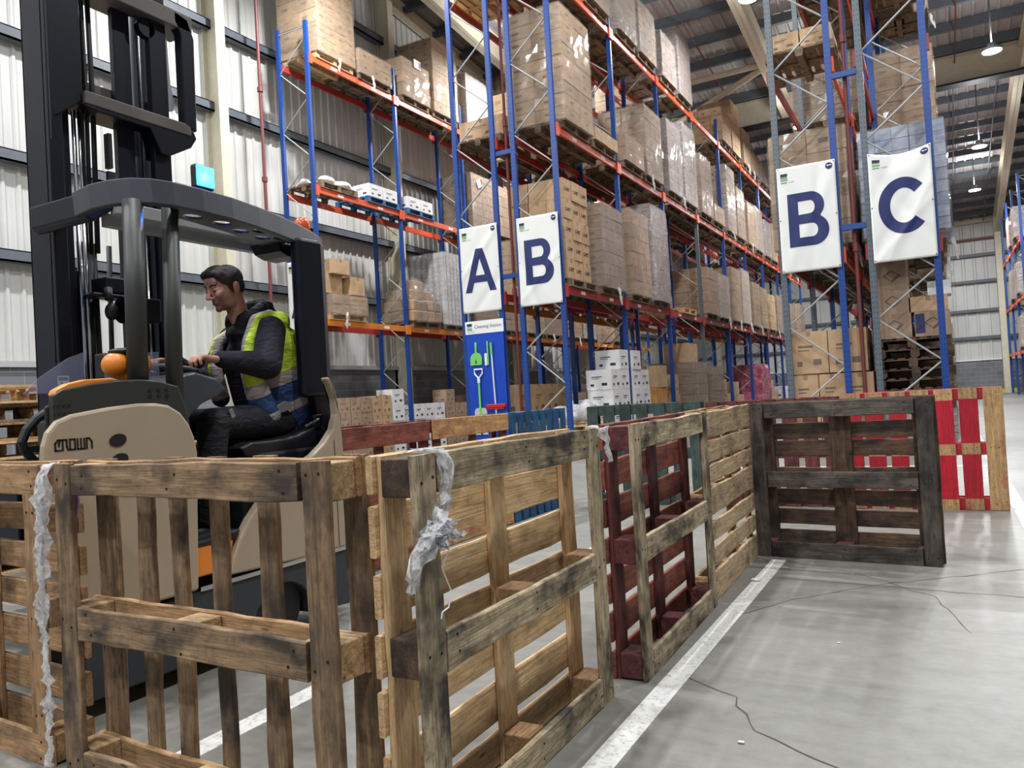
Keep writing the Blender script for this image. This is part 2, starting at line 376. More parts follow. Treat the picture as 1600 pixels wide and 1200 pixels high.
trim(MB().box(XL, 20, 29.75, 29.8, 10.62, 11.5).box(XL, 20, 29.6, 30.6, 11.5, 11.56), CREAM)
trim(MB().box(XL, 20, 29.5, 30.0, 10.56, 10.62).box(XL, 20, 29.55, 29.72, 11.56, 11.75), plain('black_steel', C(30, 32, 38), .5))
trim(MB().box(XL + .0, XL + .3, -12, 30, 0, 0).v and ibeam(XL + .05, XL + .3, -12, 29.7, roof_z(-12) - .1, roof_z(29.7) - .1, .35), CREAM)
for y in (-6.5, -.5, 5.5, 11.5, 17.5, 23.6, 29.9, 36.5, 42.6):
    zt = roof_z(y) - .1
    trim(MB().box(XL + .03, XL + .06, y - .12, y + .12, 0, zt).box(XL + .42, XL + .46, y - .12, y + .12, 0, zt).box(XL + .06, XL + .42, y - .01, y + .01, 0, zt), CREAM)
trim(MB().tube([(-7.2, 25.5, 11.15), (-4.4, 25.6, 11.2)], .1), CREAM)
trim(MB().tube([(-9.5, 29.3, 10.7), (-4.4, 25.7, 11.1)], .1), CREAM)
for x in (-6.1, -1.2, 1.0, 4.9, 8.0): trim(MB().tube([(x, -10, roof_z(-10) - .33), (x, 29.7, roof_z(29.7) - .33)], .022, 6), RPIPE)
for x in (1.0, 2.35): trim(MB().tube([(x, 30.7, roof_z(30.7) - .33), (x, 46.6, roof_z(46.6) - .33)], .025, 6), DGREY)
trim(MB().tube([(-12.5, 12.3, 0), (-12.5, 12.3, 11.6)], .035, 8).tube([(-12.5, 12.3, 8.05), (-12.5, 12.3, 8.15)], .06, 8).tube([(-12.5, 12.3, 6.1), (-12.5, 12.3, 6.2)], .06, 8), RPIPE)
trim(MB().box(1.6, 3.3, YF - .5, YF - .15, 0, .22), plain('yellow_kerb', C(222, 200, 60), .5))
# ---------------------------------------------------------------- lamps
LENS = NT('lamp_lens'); LENS.P(Roughness=.4); LENS.base((1, 1, 1, 1)); LENS.b.inputs['Emission Color'].default_value = (.93, .97, 1, 1); LENS.b.inputs['Emission Strength'].default_value = 30
HOUS = plain('lamp_housing', C(150, 152, 156), .4, .4)
LTS = []
for k_ in (1.0, 1.75, 1.0, 1.6):
    lt = bpy.data.lights.new('lamp_light', 'AREA'); lt.shape = 'DISK'; lt.size = .42; lt.energy = LAMP_W * k_; lt.color = (.96, .98, 1.0); LTS.append(lt)
ULT = bpy.data.lights.new('added_roof_fill', 'AREA'); ULT.shape = 'DISK'; ULT.size = .4; ULT.energy = LAMP_W * .36; ULT.color = (.96, .98, 1.0); ULT.size = .42; ULF = ULT.copy(); ULF.energy = LAMP_W * .14  # upward fill added over each lamp to brighten the roof sheets
where = ['above the B aisle'] * 6 + ['above the A aisle'] * 5 + ['above the aisle right of C'] * 7
for i, (x, y, z) in enumerate(LAMPS):
    r = empty('high_bay_lamp', (x, y, z), label='round white bay lamp %s, %s' % (where[i], ('fourth from the near end', 'fifth from the near end', 'third from the near end', 'second from the near end', 'furthest of the row', 'nearest of the row', 'third from the near end', 'fourth from the near end', 'second from the near end', 'nearest of the row', 'behind the viewpoint', 'nearer one in view', 'further one in view', 'fifth from the near end', 'fourth from the near end', 'third from the near end', 'second from the near end', 'nearest of the row')[i]), cat='ceiling lamp', group='high bay lamps')
    obj('housing', MB().tube([(0, 0, .02), (0, 0, .1), (0, 0, .12), (0, 0, .22)], [.24, .24, .12, .1], 20), HOUS, r)
    obj('lens', MB().tube([(0, 0, 0), (0, 0, .018)], [.22, .23], 20), LENS.mat, r)
    obj('hanging_rod', MB().tube([(0, 0, .22), (0, 0, roof_z(y) - z - (-.01 if y > 30 else .3))], .02, 6), DGREY, r)
    l = link(bpy.data.objects.new('light', LTS[1 if 6 <= i < 11 else 3 if i in (11, 12, 13, 4) else 0])); l.parent = r; l.location = (0, 0, -.03)
    u = link(bpy.data.objects.new('roof_fill_light', ULT if y < 24 else ULF)); u.parent = r; u.location = (0, 0, .26); u.rotation_euler = (math.pi, 0, 0)
# ---------------------------------------------------------------- pallet racking
ORD = ['first', 'second', 'third', 'fourth', 'fifth', 'sixth', 'seventh', 'eighth', 'ninth', 'tenth']
LV = [3.05, 5.89, 8.73]
PITCH_Y = 3.035
def upright_mesh(h):
    mb = MB()  # open section, faces +-x carry the slots
    mb.box(-.045, .045, -.035, -.031, 0, h).box(-.045, -.041, -.031, .03, 0, h).box(.041, .045, -.031, .03, 0, h).box(-.041, -.02, .026, .03, 0, h).box(.02, .041, .026, .03, 0, h)
    return mb
def rack(name, label, x0, x1, y0, nb, top=9.45, mats=None, beamcol=None, levels=LV, z0k=.67):
    r = empty(name, (x0, y0, 0), label=label, cat='pallet rack'); w = x1 - x0
    me = {}
    def up(m):
        if m.name not in me: me[m.name] = upright_mesh(top).mesh('upright', m)
        return me[m.name]
    foot = MB().box(-.075, .075, -.06, .06, 0, .008).mesh('base_plate', GALV)
    zl = []; z = z0k; s = 0
    while z < top - .1: zl.append((0.0 if s % 2 == 0 else 1.0, z)); z += .65; s += 1
    brm = {}
    for i in range(nb + 1):
        y = i * PITCH_Y
        ml, mr = mats(i) if mats else (BLUE, BLUE)
        for (x, m) in ((.045, ml), (w - .045, mr)):
            o = link(bpy.data.objects.new('upright', up(m))); o.parent = r; o.location = (x, y, 0)
            f = link(bpy.data.objects.new('base_plate', foot)); f.parent = r; f.location = (x, y, 0)
        def seg(k):
            (a, za), (b, zb) = zl[k], zl[k + 1]
            return MB().tube([(.06 + a * (w - .12), 0, za), (.06 + b * (w - .12), 0, zb)], .014, 6)
        if i <= 1:
            for k in range(len(zl) - 1):
                key = k % 2
                o = obj('brace', seg(k), GALV, r); o.location = (0, y, 0)
            o = obj('brace', MB().tube([(.06, 0, top - .12), (w - .06, 0, top - .12)], .014, 6), GALV, r); o.location = (0, y, 0)
        else:
            if 'all' not in brm:
                mbx = MB()
                for k in range(len(zl) - 1): q = seg(k); mbx.add(q.v, q.f)
                brm['all'] = mbx.mesh('bracing', GALV)
            o = link(bpy.data.objects.new('bracing', brm['all'])); o.parent = r; o.location = (0, y, 0)
    bm_ = {}
    for li, z in enumerate(levels):
        for (x, side) in ((.02, 0), (w - .02, 1)):
            m = (beamcol or (lambda l, s: ORANGE if s else REDB))(li, side)
            if (m.name, side) not in bm_:
                L = PITCH_Y - .09; q = MB().box(-.022, .022, .045, L + .045, -.13, 0)
                sg = 1 if side else -1
                for yy in (.04, L + .03): q.box(sg * .02, sg * .052, yy - .035, yy + .045, -.2, .03)
                for yy in (.7, 2.1): q.box(sg * .0215, sg * .0235, yy, yy + .2, -.1, -.04, 1)
                bm_[(m.name, side)] = q.mesh('beam', [m, WHITE])
            for i in range(nb):
                o = link(bpy.data.objects.new('beam', bm_[(m.name, side)])); o.parent = r; o.location = (x, i * PITCH_Y, z)
    return r
lb = lambda l, s: (YELO if l == 0 else ORANGE) if s else (REDB if l != 1 else ORANGE)
rack('wall_pallet_rack', 'blue and orange pallet racking along the white ribbed left wall', -12.3, -11.4, 12.65, 7, beamcol=lb)
rack('pallet_rack', 'blue pallet racking whose end frame carries the letter A banner', -7.78, -6.88, 12.45, 8, beamcol=lambda l, s: (YELO if s == 0 else REDB) if l == 0 else REDB)
rack('pallet_rack', 'blue pallet racking with orange beams, end frame with the left letter B banner', -6.55, -5.65, 12.45, 9, mats=lambda i: (BLUE, GREYU if i == 3 else BLUE), beamcol=lambda l, s: ORANGE if s and l else REDB)
rack('pallet_rack', 'pallet racking with one grey and one blue end upright, right letter B banner', -2.05, -1.15, 12.5, 9, top=9.5, mats=lambda i: (GREYU, BLUE) if i == 0 else ((GREYU, BLUE) if i % 3 == 1 else (BLUE, BLUE)), beamcol=lambda l, s: ORANGE if s else REDB)
rack('pallet_rack', 'pallet racking with one grey and one blue end upright, letter C banner', -.82, .1, 12.5, 9, top=9.5, mats=lambda i: (GREYU, BLUE) if i == 0 else (BLUE, BLUE), beamcol=lambda l, s: REDB)
rack('far_pallet_rack', 'blue pallet racking at the far right edge beside the far wall', 2.95, 3.85, 35.5, 3, top=8.6, levels=[1.9, 4.0, 6.2], beamcol=lambda l, s: ORANGE)
for nm, x, lab in (('standpipe', -6.705, 'red brown sprinkler pipe between the A and left B rack ends'), ('standpipe', -.985, 'red brown sprinkler pipe between the right B and C rack ends')):
    o = obj(nm, MB().tube([(0, 0, 0), (0, 0, 11.8)], .028, 10).tube([(0, 0, 3.0), (0, 0, 3.12)], .045, 10).tube([(0, 0, 6.1), (0, 0, 6.22)], .045, 10), RPIPE); o.location = (x, 12.56, 0); tag(o, lab, 'pipe')
# spacers between back to back racks
for x, w_, a in ((-6.88, .33, 'A and left B'), (-1.15, .33, 'right B and C')):
    for z in (3.35, 5.6):
        o = obj('rack_spacer', MB().box(.002, w_ - .002, -.03, .03, -.04, .04), BLUE); o.location = (x, 12.47, z); tag(o, 'blue spacer bar joining the %s rack ends, %s one' % (a, 'lower' if z < 4 else 'upper'), 'bracket')
# ---------------------------------------------------------------- loads
PW = WD['tan']
def pallet_mb(L=1.2, D=1.0, h=.14):
    mb = MB()
    for i in range(7): y = -D / 2 + (D - .1) * i / 6; mb.box(-L / 2, L / 2, y, y + .1, h - .02, h)
    for x in (-L / 2, -.05, L / 2 - .1):
        mb.box(x, x + .1, -D / 2, D / 2, h - .04, h - .02)
        for y in (-D / 2, -.06, D / 2 - .12): mb.box(x, x + .1, y, y + .12, .02, h - .04)
    for y in (-D / 2, -.05, D / 2 - .1): mb.box(-L / 2, L / 2, y, y + .1, 0, .02)
    return mb
def rotz(mb): mb.v = [(-y, x, z) for x, y, z in mb.v]; return mb
PAL_M = {k: rotz(pallet_mb()).mesh('pallet', WD[k]) for k in ('rackpal', 'brown', 'pale', 'blue')}
PAL_M['tan'] = PAL_M['rackpal']
def cartons_mb(nx, ny, nz, X, Y, H, rg, gap=.006, tape=True):
    mb = MB(); dx, dy, dz = X / nx, Y / ny, H / nz
    for k in range(nz):
        for j in range(ny):
            for i in range(nx):
                if 0 < i < nx - 1 and 0 < j < ny - 1 and k < nz - 1: continue
                jx, jy = rg.uniform(-.006, .006), rg.uniform(-.006, .006)
                x0 = -X / 2 + i * dx + gap / 2 + jx; y0 = -Y / 2 + j * dy + gap / 2 + jy; z0 = k * dz
                mb.box(x0, x0 + dx - gap, y0, y0 + dy - gap, z0 + .002, z0 + dz - gap, 0)
                if tape:
                    yc = y0 + dy / 2
                    for s, xx in ((-1, x0), (1, x0 + dx - gap)):
                        mb.box(*(sorted((xx, xx + s * .0015))), yc - .05, yc + .06, z0 + dz * .45, z0 + dz * .62, 1)
                    mb.box(x0 + dx * .3, x0 + dx * .55, y0 - .0015, y0, z0 + dz * .4, z0 + dz * .6, 1)
    return mb
def shell_mb(X, Y, H, rg, amp=.012, tail=.02):
    """wrap: box skin with bulges, open at the bottom"""
    mb = MB(); n = 10; m = max(4, int(H / .16)); rings = []
    per = [(-1 + 2 * i / n, -1) for i in range(n)] + [(1, -1 + 2 * i / n) for i in range(n)] + [(1 - 2 * i / n, 1) for i in range(n)] + [(-1, 1 - 2 * i / n) for i in range(n)]
    for k in range(m + 1):
        z = H * k / m
        for (a, b) in per:
            rr = 1 + rg.uniform(-amp, amp) - (.02 if abs(a) == 1 and abs(b) == 1 else 0) - (.03 if k == m else 0)
            mb.v.append((a * X / 2 * rr, b * Y / 2 * rr, z + (rg.uniform(-tail, tail) if k == 0 else 0)))
    N = len(per)
    for k in range(m):
        for i in range(N): mb.f.append((k * N + i, k * N + (i + 1) % N, (k + 1) * N + (i + 1) % N, (k + 1) * N + i)); mb.m.append(0)
    mb.f.append(tuple(range(m * N, m * N + N))); mb.m.append(0)
    return mb
SILV = cardboard('pale_blue_packs', C(214, 222, 234), C(150, 168, 204))
def load(x, y, z, h, style, label, wx=1.12, wy=1.18, pal='tan', group=None, name='pallet_load', rz=0):
    """pallet with a stack on it that moves as one. style: wrap, milky, bare, dull, rolls, low"""
    rg = random.Random(int(x * 7 + y * 131 + z * 17)); r = empty(name, (x, y, z), rz, label, 'pallet load', group)
    o = link(bpy.data.objects.new('pallet', PAL_M[pal])); o.parent = r
    H = h - .14; nz = max(1, round(H / rg.choice((.24, .3, .36)))); ny = rg.choice((2, 3, 4)); nx = rg.choice((2, 3))
    m = {'dull': CB2, 'rolls': CBW, 'white': CBW, 'silver': SILV}.get(style, CB if rg.random() < .6 else CB2)
    if style == 'silver': nx, ny, nz = 5, 5, 9
    if style == 'rolls': nx, ny, nz = 6, 7, max(3, int(H / .12))
    if style == 'rolls':
        q = MB()
        for k in range(nz):
            for j in range(ny):
                for i in range(nx):
                    if 0 < i < nx - 1 and 0 < j < ny - 1 and k < nz - 1: continue
                    cx = -wx / 2 + (i + .5) * wx / nx; cy = -wy / 2 + (j + .5) * wy / ny; q.tube([(cx, cy, k * H / nz + .004), (cx, cy, (k + 1) * H / nz)], [wx / nx * .49, wx / nx * .49], 8)
        obj('roll_stack', q, m, r, loc=(0, 0, .14))
    else:
        key = (style, nx, ny, nz, round(H, 1), rg.randint(0, 1))
        obj('carton_stack', cartons_mb(nx, ny, nz, wx, wy, H, rg), [m, (INKL if rg.random() < .4 else TAPE) if style != 'silver' else m], r, loc=(0, 0, .14))
    if style not in ('bare',):
        obj('stretch_wrap', shell_mb(wx + .05, wy + .05, H + .06, rg), WRAPW if style == 'milky' else WRAP, r, loc=(0, 0, .1), smooth=False)
        if rg.random() < .5 and abs(x + 7.33) > .02:
            q = MB(); pts = [(wx / 2 + .03, rg.uniform(-.5, .5), .16)]
            for _ in range(5): p = pts[-1]; pts.append((p[0] + rg.uniform(-.01, .03), p[1] + rg.uniform(-.03, .03), p[2] - .07))
            obj('loose_film_tail', q.tube(pts, [.02, .035, .02, .03, .02, .008], 6), WRAPT, r)
    return r
LVN = {0: 'lowest beams', 1: 'middle beams', 2: 'top beams'}
def fill(rname, xc, y0, table, sgn=1):
    for lv, bays in table.items():
        for b, slots in enumerate(bays):
            for k, s in enumerate(slots or ()):
                if not s: continue
                h, st = s[:2]; kw = s[2] if len(s) > 2 else {}
                y = y0 + b * PITCH_Y + .82 + 1.38 * k + kw.pop('dy', 0)
                kind = {'wrap': 'clear wrapped brown carton load', 'milky': 'milky wrapped pale load', 'bare': 'unwrapped brown carton load', 'dull': 'wrapped dull brown carton load', 'rolls': 'wrapped load of white rolls', 'white': 'white carton load'}[st]
                load(xc, y, LV[lv] + .003, h, st, '%s, %s of %s, %s bay, %s half' % (kind, LVN[lv], rname, ORD[b], 'nearer' if k == 0 else 'further'), group='pallet loads of the ' + rname, **kw)
fill('left B rack', -6.1, 12.45, {
 0: [[None, (1.75, 'wrap')], [(1.95, 'wrap'), (2.3, 'milky')], [None, None], [(1.45, 'bare'), (1.4, 'milky')], [(1.8, 'wrap'), (1.9, 'milky')], [(1.65, 'wrap'), (1.6, 'wrap')], [(1.5, 'bare'), (1.6, 'wrap')], [(1.7, 'milky'), (1.5, 'dull')], [(1.6, 'wrap'), (1.7, 'dull')]],
 1: [[(2.2, 'wrap', {'wx': 1.15, 'wy': 1.3}), (.4, 'bare')], [(.72, 'bare'), (1.75, 'wrap')], [(1.9, 'milky'), (2.2, 'milky')], [(1.8, 'dull'), (.65, 'wrap')], [(2.2, 'milky'), (1.8, 'wrap')], [(1.6, 'wrap'), (1.7, 'milky')], [(1.5, 'milky'), (1.6, 'wrap')], [(1.7, 'dull'), (1.5, 'milky')], [(1.6, 'wrap'), (1.7, 'dull')]],
 2: [[(1.0, 'wrap'), (1.25, 'milky')], [(1.25, 'milky'), (1.35, 'milky')], [(1.25, 'milky'), (1.85, 'milky')], [None, None], [(1.2, 'bare'), (1.85, 'bare')], [(1.35, 'wrap'), (.9, 'wrap')], [(.9, 'milky'), (1.2, 'milky')], [(1.0, 'milky'), None], []]})
fill('A rack', -7.33, 12.45, {
 0: [[None, (1.3, 'wrap')], [(1.5, 'wrap'), (1.7, 'dull')], [(1.6, 'wrap'), (1.2, 'milky')], [(1.5, 'dull'), None], [None, (1.6, 'wrap')], [(1.7, 'dull'), (1.3, 'wrap')], [(1.5, 'wrap'), (1.6, 'dull')], [(1.5, 'milky'), None]],
 1: [[None, (1.5, 'bare')], [(1.6, 'wrap'), (1.4, 'dull')], [None, (1.7, 'wrap')], [(1.6, 'dull'), (1.5, 'wrap')], [(1.7, 'wrap'), None], [], [(1.4, 'wrap'), (1.5, 'wrap')], []],
 2: [[(1.1, 'bare', {'pal': 'pale'}), None], [(1.3, 'wrap'), (1.2, 'milky')], [None, (1.2, 'wrap')], [(1.3, 'dull'), None], [], [(1.2, 'wrap'), None], [], []]})
fill('wall rack', -11.87, 12.65, {
 0: [[(.55, 'wrap', {'pal': 'pale'}), None], [None, (2.05, 'rolls')], [(1.6, 'dull'), (1.5, 'wrap')], [(1.6, 'wrap'), (1.4, 'dull')], [(1.5, 'wrap'), (1.3, 'milky')], [None, (1.5, 'wrap')], [(1.5, 'wrap'), None]],
 1: [[None, None], [None, None], [(1.7, 'dull'), (1.65, 'bare')], [(1.5, 'bare'), (1.6, 'wrap')], [(1.6, 'wrap'), None], [(1.3, 'wrap'), (1.6, 'dull')], []],
 2: [[(2.0, 'wrap', {'wy': 1.25, 'pal': 'pale'}), (.7, 'wrap')], [(1.1, 'wrap'), (2.1, 'wrap')], [(1.7, 'milky'), (1.3, 'wrap')], [(1.5, 'milky'), (1.4, 'wrap')], [None, (1.4, 'wrap')], [(1.3, 'wrap'), None], []]})
fill('right B rack', -1.6, 12.5, {
 0: [[(1.9, 'wrap'), (1.5, 'dull')], [(1.7, 'milky'), (1.6, 'wrap')], [(1.7, 'milky'), (1.7, 'wrap')], [(1.6, 'milky'), None], [(1.6, 'wrap'), (1.5, 'milky')], [(1.6, 'milky'), None], [None, (1.6, 'wrap')], [(1.5, 'wrap'), (1.5, 'wrap')], []],
 1: [[None, None], [(1.3, 'wrap'), (1.5, 'bare')], [(1.6, 'wrap'), None], [(1.5, 'milky'), (1.4, 'wrap')], [None, (1.5, 'wrap')], [(1.3, 'dull'), None], [], [(1.5, 'wrap'), None], []],
 2: [[None, (1.2, 'wrap')], [(1.2, 'wrap'), (1.3, 'dull')], [(1.2, 'wrap'), None], [], [(1.2, 'wrap'), None], [], [], [], []]})
fill('C rack', -.34, 12.5, {
 0: [[None, (1.5, 'dull')], [(1.6, 'wrap'), None], [(1.5, 'wrap'), (1.6, 'dull')], [None, (1.5, 'wrap')], [(1.5, 'wrap'), None], [(1.5, 'milky'), (1.6, 'wrap')], [], [(1.4, 'wrap'), None], []],
 1: [[None, None], [None, (1.6, 'wrap')], [(1.4, 'dull'), (1.5, 'wrap')], [(1.4, 'wrap'), None], [None, (1.5, 'wrap')], [(1.3, 'wrap'), None], [], [], []],
 2: [[None, (1.2, 'wrap')], [(1.1, 'wrap'), (1.4, 'bare')], [(1.2, 'dull'), None], [], [], [], [], [], []]})
for i, (z, y) in enumerate(((1.9, 36.9), (4.0, 36.9), (6.2, 37.0), (6.2, 39.4), (4.0, 39.8))):
    load(3.4, y, z + .003, 1.3, 'milky', 'pale wrapped load on the far right rack, %s level, %s bay' % (('lowest', 'middle', 'top', 'top', 'middle')[i], ('near', 'near', 'near', 'second', 'second')[i]), group='loads of the far right rack')
# ---------------------------------------------------------------- upright pallets of the pen
def board_mb(L, w, t, rg, rough=.0025, patch=(), nails=(), broken=False):
    """long axis X, width Z, thickness Y; front face y=0 .. t"""
    n = max(4, int(L / .09)); mb = MB(); c = .0035
    lo = 0; hi = 0
    for i in range(n + 1):
        x = -L / 2 + L * i / n; lo = lo * .6 + rg.uniform(-rough, rough); hi = hi * .6 + rg.uniform(-rough, rough); b = rg.uniform(-.0012, .0012)
        if broken and i >= n - 1: hi -= .02 + .03 * rg.random()
        z0, z1 = -w / 2 + lo, w / 2 + hi
        mb.v += [(x, c + b, z0), (x, t - c, z0), (x, t, z0 + c), (x, t, z1 - c), (x, t - c, z1), (x, c + b, z1), (x, b, z1 - c), (x, b, z0 + c)]
    for i in range(n):
        xm = -L / 2 + L * (i + .5) / n; mi = 2 if any(a <= xm + L / 2 <= bb for a, bb in patch) else 0
        for k in range(8): mb.f.append((i * 8 + k, (i + 1) * 8 + k, (i + 1) * 8 + (k + 1) % 8, i * 8 + (k + 1) % 8)); mb.m.append(mi)
    mb.f += [tuple(range(8)), tuple(range(n * 8, n * 8 + 8))[::-1]]; mb.m += [2 if patch and patch[0][0] <= 0 else 0] * 2
    for (x, z) in nails:
        mb.tube([(x, -.0015, z), (x, .002, z)], [.0042, .0042], 6, 1)
    return mb
def place_board(parent, name, ori, along0, along1, cross, w, y, t, mat, rg, rough=.0025, nails=True, patch=(), broken=False, label=None):
    L = along1 - along0; nl = []
    if nails:
        for e in (-L / 2 + .05, L / 2 - .05, 0):
            nl += [(e + rg.uniform(-.02, .02), rg.uniform(.15, .35) * w), (e + rg.uniform(-.02, .02), -rg.uniform(.15, .35) * w)]
    o = obj(name, board_mb(L, w, t, rg, rough, patch, nl, broken), [mat, NAIL, WD['redpatch']], parent, recalc=True)
    mid = (along0 + along1) / 2
    if ori == 'h': o.location = (mid, y, cross)
    else: o.location = (cross, y, mid); o.rotation_euler = (0, -math.pi / 2, 0)
    if label: o['label'] = label
    return o
def std_pallet(name, label, loc, yaw, Wd, Ht, deck, base, ends='v', deck_side='far', mats=('tan',) * 4, seed=1, rough=.0025, mats_by=None, cat='pallet', group=None, patch=False, lean=0, mid_w=.1, corner=None):
    """pallet standing on edge. local x along, z up, y into the pallet. mats=(base, stringer, deck, block)"""
    rg = random.Random(seed); r = empty(name, loc, yaw, label, cat, group)
    if lean: r.rotation_euler = (lean, 0, yaw)
    mB, mS, mD, mK = [WD[m] for m in mats]
    near = deck_side != 'far'
    yb, yk, ys, yd = (0, .021, .11, .13) if not near else (.128, .041, .021, 0)
    jit = lambda a: rg.uniform(-a, a)
    # base boards
    bw = .1
    if base:
        if ends == 'v':
            for x in (bw / 2 - .005, Wd - bw / 2 + .005): place_board(r, 'base_board', 'v', 0, Ht, x, bw - .008, yb, .02, mats_by and mats_by.get('end') or mB, rg, rough)
            for z in (bw / 2, Ht / 2, Ht - bw / 2): place_board(r, 'base_board', 'h', bw, Wd - bw, z + jit(.003), bw, yb, .02, mats_by and mats_by.get('mid') or mB, rg, rough)
        else:
            for z in (bw / 2, Ht - bw / 2): place_board(r, 'base_board', 'h', 0, Wd, z, bw, yb, .02, mB, rg, rough)
            for x in (bw / 2 + .01, Wd / 2, Wd - bw / 2 - .01): place_board(r, 'base_board', 'v', bw, Ht - bw, x, bw, yb, .02, mats_by and mats_by.get('mid') or mB, rg, rough)
    # blocks
    for x in (.065, Wd / 2, Wd - .065):
        for z in (.055, Ht / 2, Ht - .055):
            hx = .06 if x != Wd / 2 else .05
            q = MB().box(-hx, hx, 0, .088, -.048, .048); o = obj('block', q, WD[corner] if corner and x < .1 and z > .3 else mK, r, bevel=.004); o.location = (x, yk, z)
    # stringers and deck
    so = 'v' if deck[0] == 'h' else 'h'; SL = Ht if so == 'v' else Wd
    for c in ((.06, Wd / 2, Wd - .06) if so == 'v' else (.05, Ht / 2, Ht - .05)):
        place_board(r, 'stringer_board', so, 0, SL, c, mid_w, ys, .02, mS, rg, rough, nails=False)
    DL = Wd if deck[0] == 'h' else Ht
    for c, w_ in deck[1]:
        p = ()
        if patch: p = [(0, .11), (DL / 2 - .05, DL / 2 + .06), (DL - .11, DL)] if c < Wd - .1 else [(0, DL)]
        place_board(r, 'deck_board', deck[0], 0 + jit(.006), DL + jit(.006), c + jit(.003), w_, yd, .02, mD, rg, rough, nails=near, patch=p)
    return r
def even(n, L, w): return [(w / 2 + (L - w) * i / (n - 1), w) for i in range(n)]
R90 = math.pi / 2
std_pallet('wooden_pallet', 'weathered brown pallet on edge nearest the camera, with upright slats', (-2.52, 1.5, 0), math.radians(-2.5), 1.2, 1.0,
           ('v', [(.06, .11), (.27, .078), (.435, .07), (.622, .066), (.83, .08), (1.17, .085)]), True, mats=('brown', 'tan', 'brown', 'chip'), seed=11, rough=.004)
std_pallet('wooden_pallet', 'pallet on edge with grey frame boards and clean yellow pine slats behind', (-1.13, 1.55, 0), R90, 1.165, 1.0,
           ('h', [(.95, .1), (.81, .125), (.645, .11), (.5, .11), (.355, .11), (.19, .12), (.05, .1)]), True, mats=('grey', 'pale', 'pale', 'tan'), seed=12, corner='dark', rough=.0035)
std_pallet('wooden_pallet', 'maroon painted pallet on edge with bare grey front boards', (-1.06, 2.89, 0), R90 + math.radians(1), 1.17, 1.0,
           ('h', [(.95, .1), (.8, .115), (.65, .11), (.5, .1), (.35, .115), (.2, .115), (.05, .1)]), True, mats=('grey', 'maroon', 'brick', 'maroon'), seed=13)
std_pallet('wooden_pallet', 'bare pine pallet on edge with its seven slats facing the aisle', (-1.10, 4.10, 0), R90 + math.radians(1), 1.165, 1.0,
           ('h', [(.93, .14), (.785, .11), (.665, .09), (.52, .14), (.36, .1), (.23, .1), (.075, .15)]), True, deck_side='near', mats=('tan', 'tan', 'bleached', 'tan'), seed=14, rough=.004)
std_pallet('wooden_pallet', 'dark charcoal stained pallet on edge standing square across the white line', (-1.13, 5.3, 0), math.radians(-5.8), 1.08, 1.0,
           ('h', [(.95, .1), (.81, .105), (.69, .1), (.52, .1), (.375, .105), (.245, .1), (.09, .14)]), True, mats=('charcoal', 'dark', 'dark', 'maroon'), seed=15, mid_w=.13)
std_pallet('wooden_pallet', 'orange brown pine pallet on edge at the left picture edge', (-3.86, 1.6, 0), math.radians(-4), 1.23, 1.0,
           ('h', [(.95, .1), (.80, .1), (.655, .1), (.51, .1), (.37, .1), (.21, .11), (.06, .12)]), True, ends='h', mats=('tan', 'tan', 'tan', 'tan'), seed=16)
# far side of the pen
std_pallet('wooden_pallet', 'bright red painted pallet with bare nailed patches, far right of the pen', (-.76, 7.4, 0), math.radians(0), 1.18, 1.0,
           ('v', even(7, 1.18, .136)), True, deck_side='near', mats=('red', 'red', 'red', 'red'), seed=17, patch=True, rough=.001)
std_pallet('wooden_pallet', 'maroon pallet on edge behind the dark pallet, beside the red one', (-2.0, 7.46, 0), 0, 1.18, .98,
           ('v', even(7, 1.18, .125)), True, deck_side='near', mats=('maroon', 'maroon', 'maroon', 'maroon'), seed=18)
std_pallet('wooden_pallet', 'dark green pallet on edge in the far row behind the bare pine pallet', (-3.22, 7.45, 0), 0, 1.18, 1.0,
           ('v', even(7, 1.18, .12)), True, deck_side='near', mats=('green', 'green', 'green', 'green'), seed=19)
std_pallet('wooden_pallet', 'blue painted pallet on edge in the far left corner of the pen', (-3.45, 6.24, 0), R90, 1.18, 1.0,
           ('v', even(8, 1.18, .1)), True, deck_side='near', mats=('blue', 'blue', 'blue', 'blue'), seed=20)
std_pallet('wooden_pallet', 'pallet on edge with bare yellow boards and worn red edges, beside the blue one', (-3.45, 5.02, 0), R90, 1.18, 1.0,
           ('h', [(.92, .15), (.7, .09), (.47, .16), (.27, .09), (.07, .13)]), True, deck_side='near', mats=('maroon', 'maroon', 'pink', 'maroon'), seed=21)
std_pallet('wooden_pallet', 'dull maroon pallet on edge right behind the truck seat', (-3.47, 3.8, 0), R90, 1.18, 1.0,
           ('h', [(.92, .15), (.7, .09), (.47, .16), (.27, .09), (.07, .13)]), True, deck_side='near', mats=('maroon', 'maroon', 'brick', 'maroon'), seed=22)
# film hanging on the pallets
def ribbon(mb, pts, w, rg, n=7, twist=.6, crumple=.012):
    P = []
    for p, q in zip(pts, pts[1:]):
        k = max(2, int((Vector(q) - Vector(p)).length / .022))
        for i in range(k): P.append(Vector(p).lerp(Vector(q), i / k))
    P.append(Vector(pts[-1])); b = len(mb.v); a = rg.uniform(0, 6)
    for i, p in enumerate(P):
        a += rg.uniform(-twist, twist); ww = w * (rg.uniform(.65, 1.1) if 0 < i < len(P) - 1 else .35)
        d = Vector((math.sin(a) * .55, math.cos(a), rg.uniform(-.2, .2))).normalized()
        for j in range(n):
            u = j / (n - 1) - .5; c = crumple * rg.uniform(-1, 1); mb.v.append(tuple(p + d * ww * u + Vector((c, c * .6, rg.uniform(-.5, .5) * crumple))))
    for i in range(len(P) - 1):
        for j in range(n - 1): x = b + i * n + j; mb.f.append((x, x + 1, x + n + 1, x + n)); mb.m.append(0)
    return mb
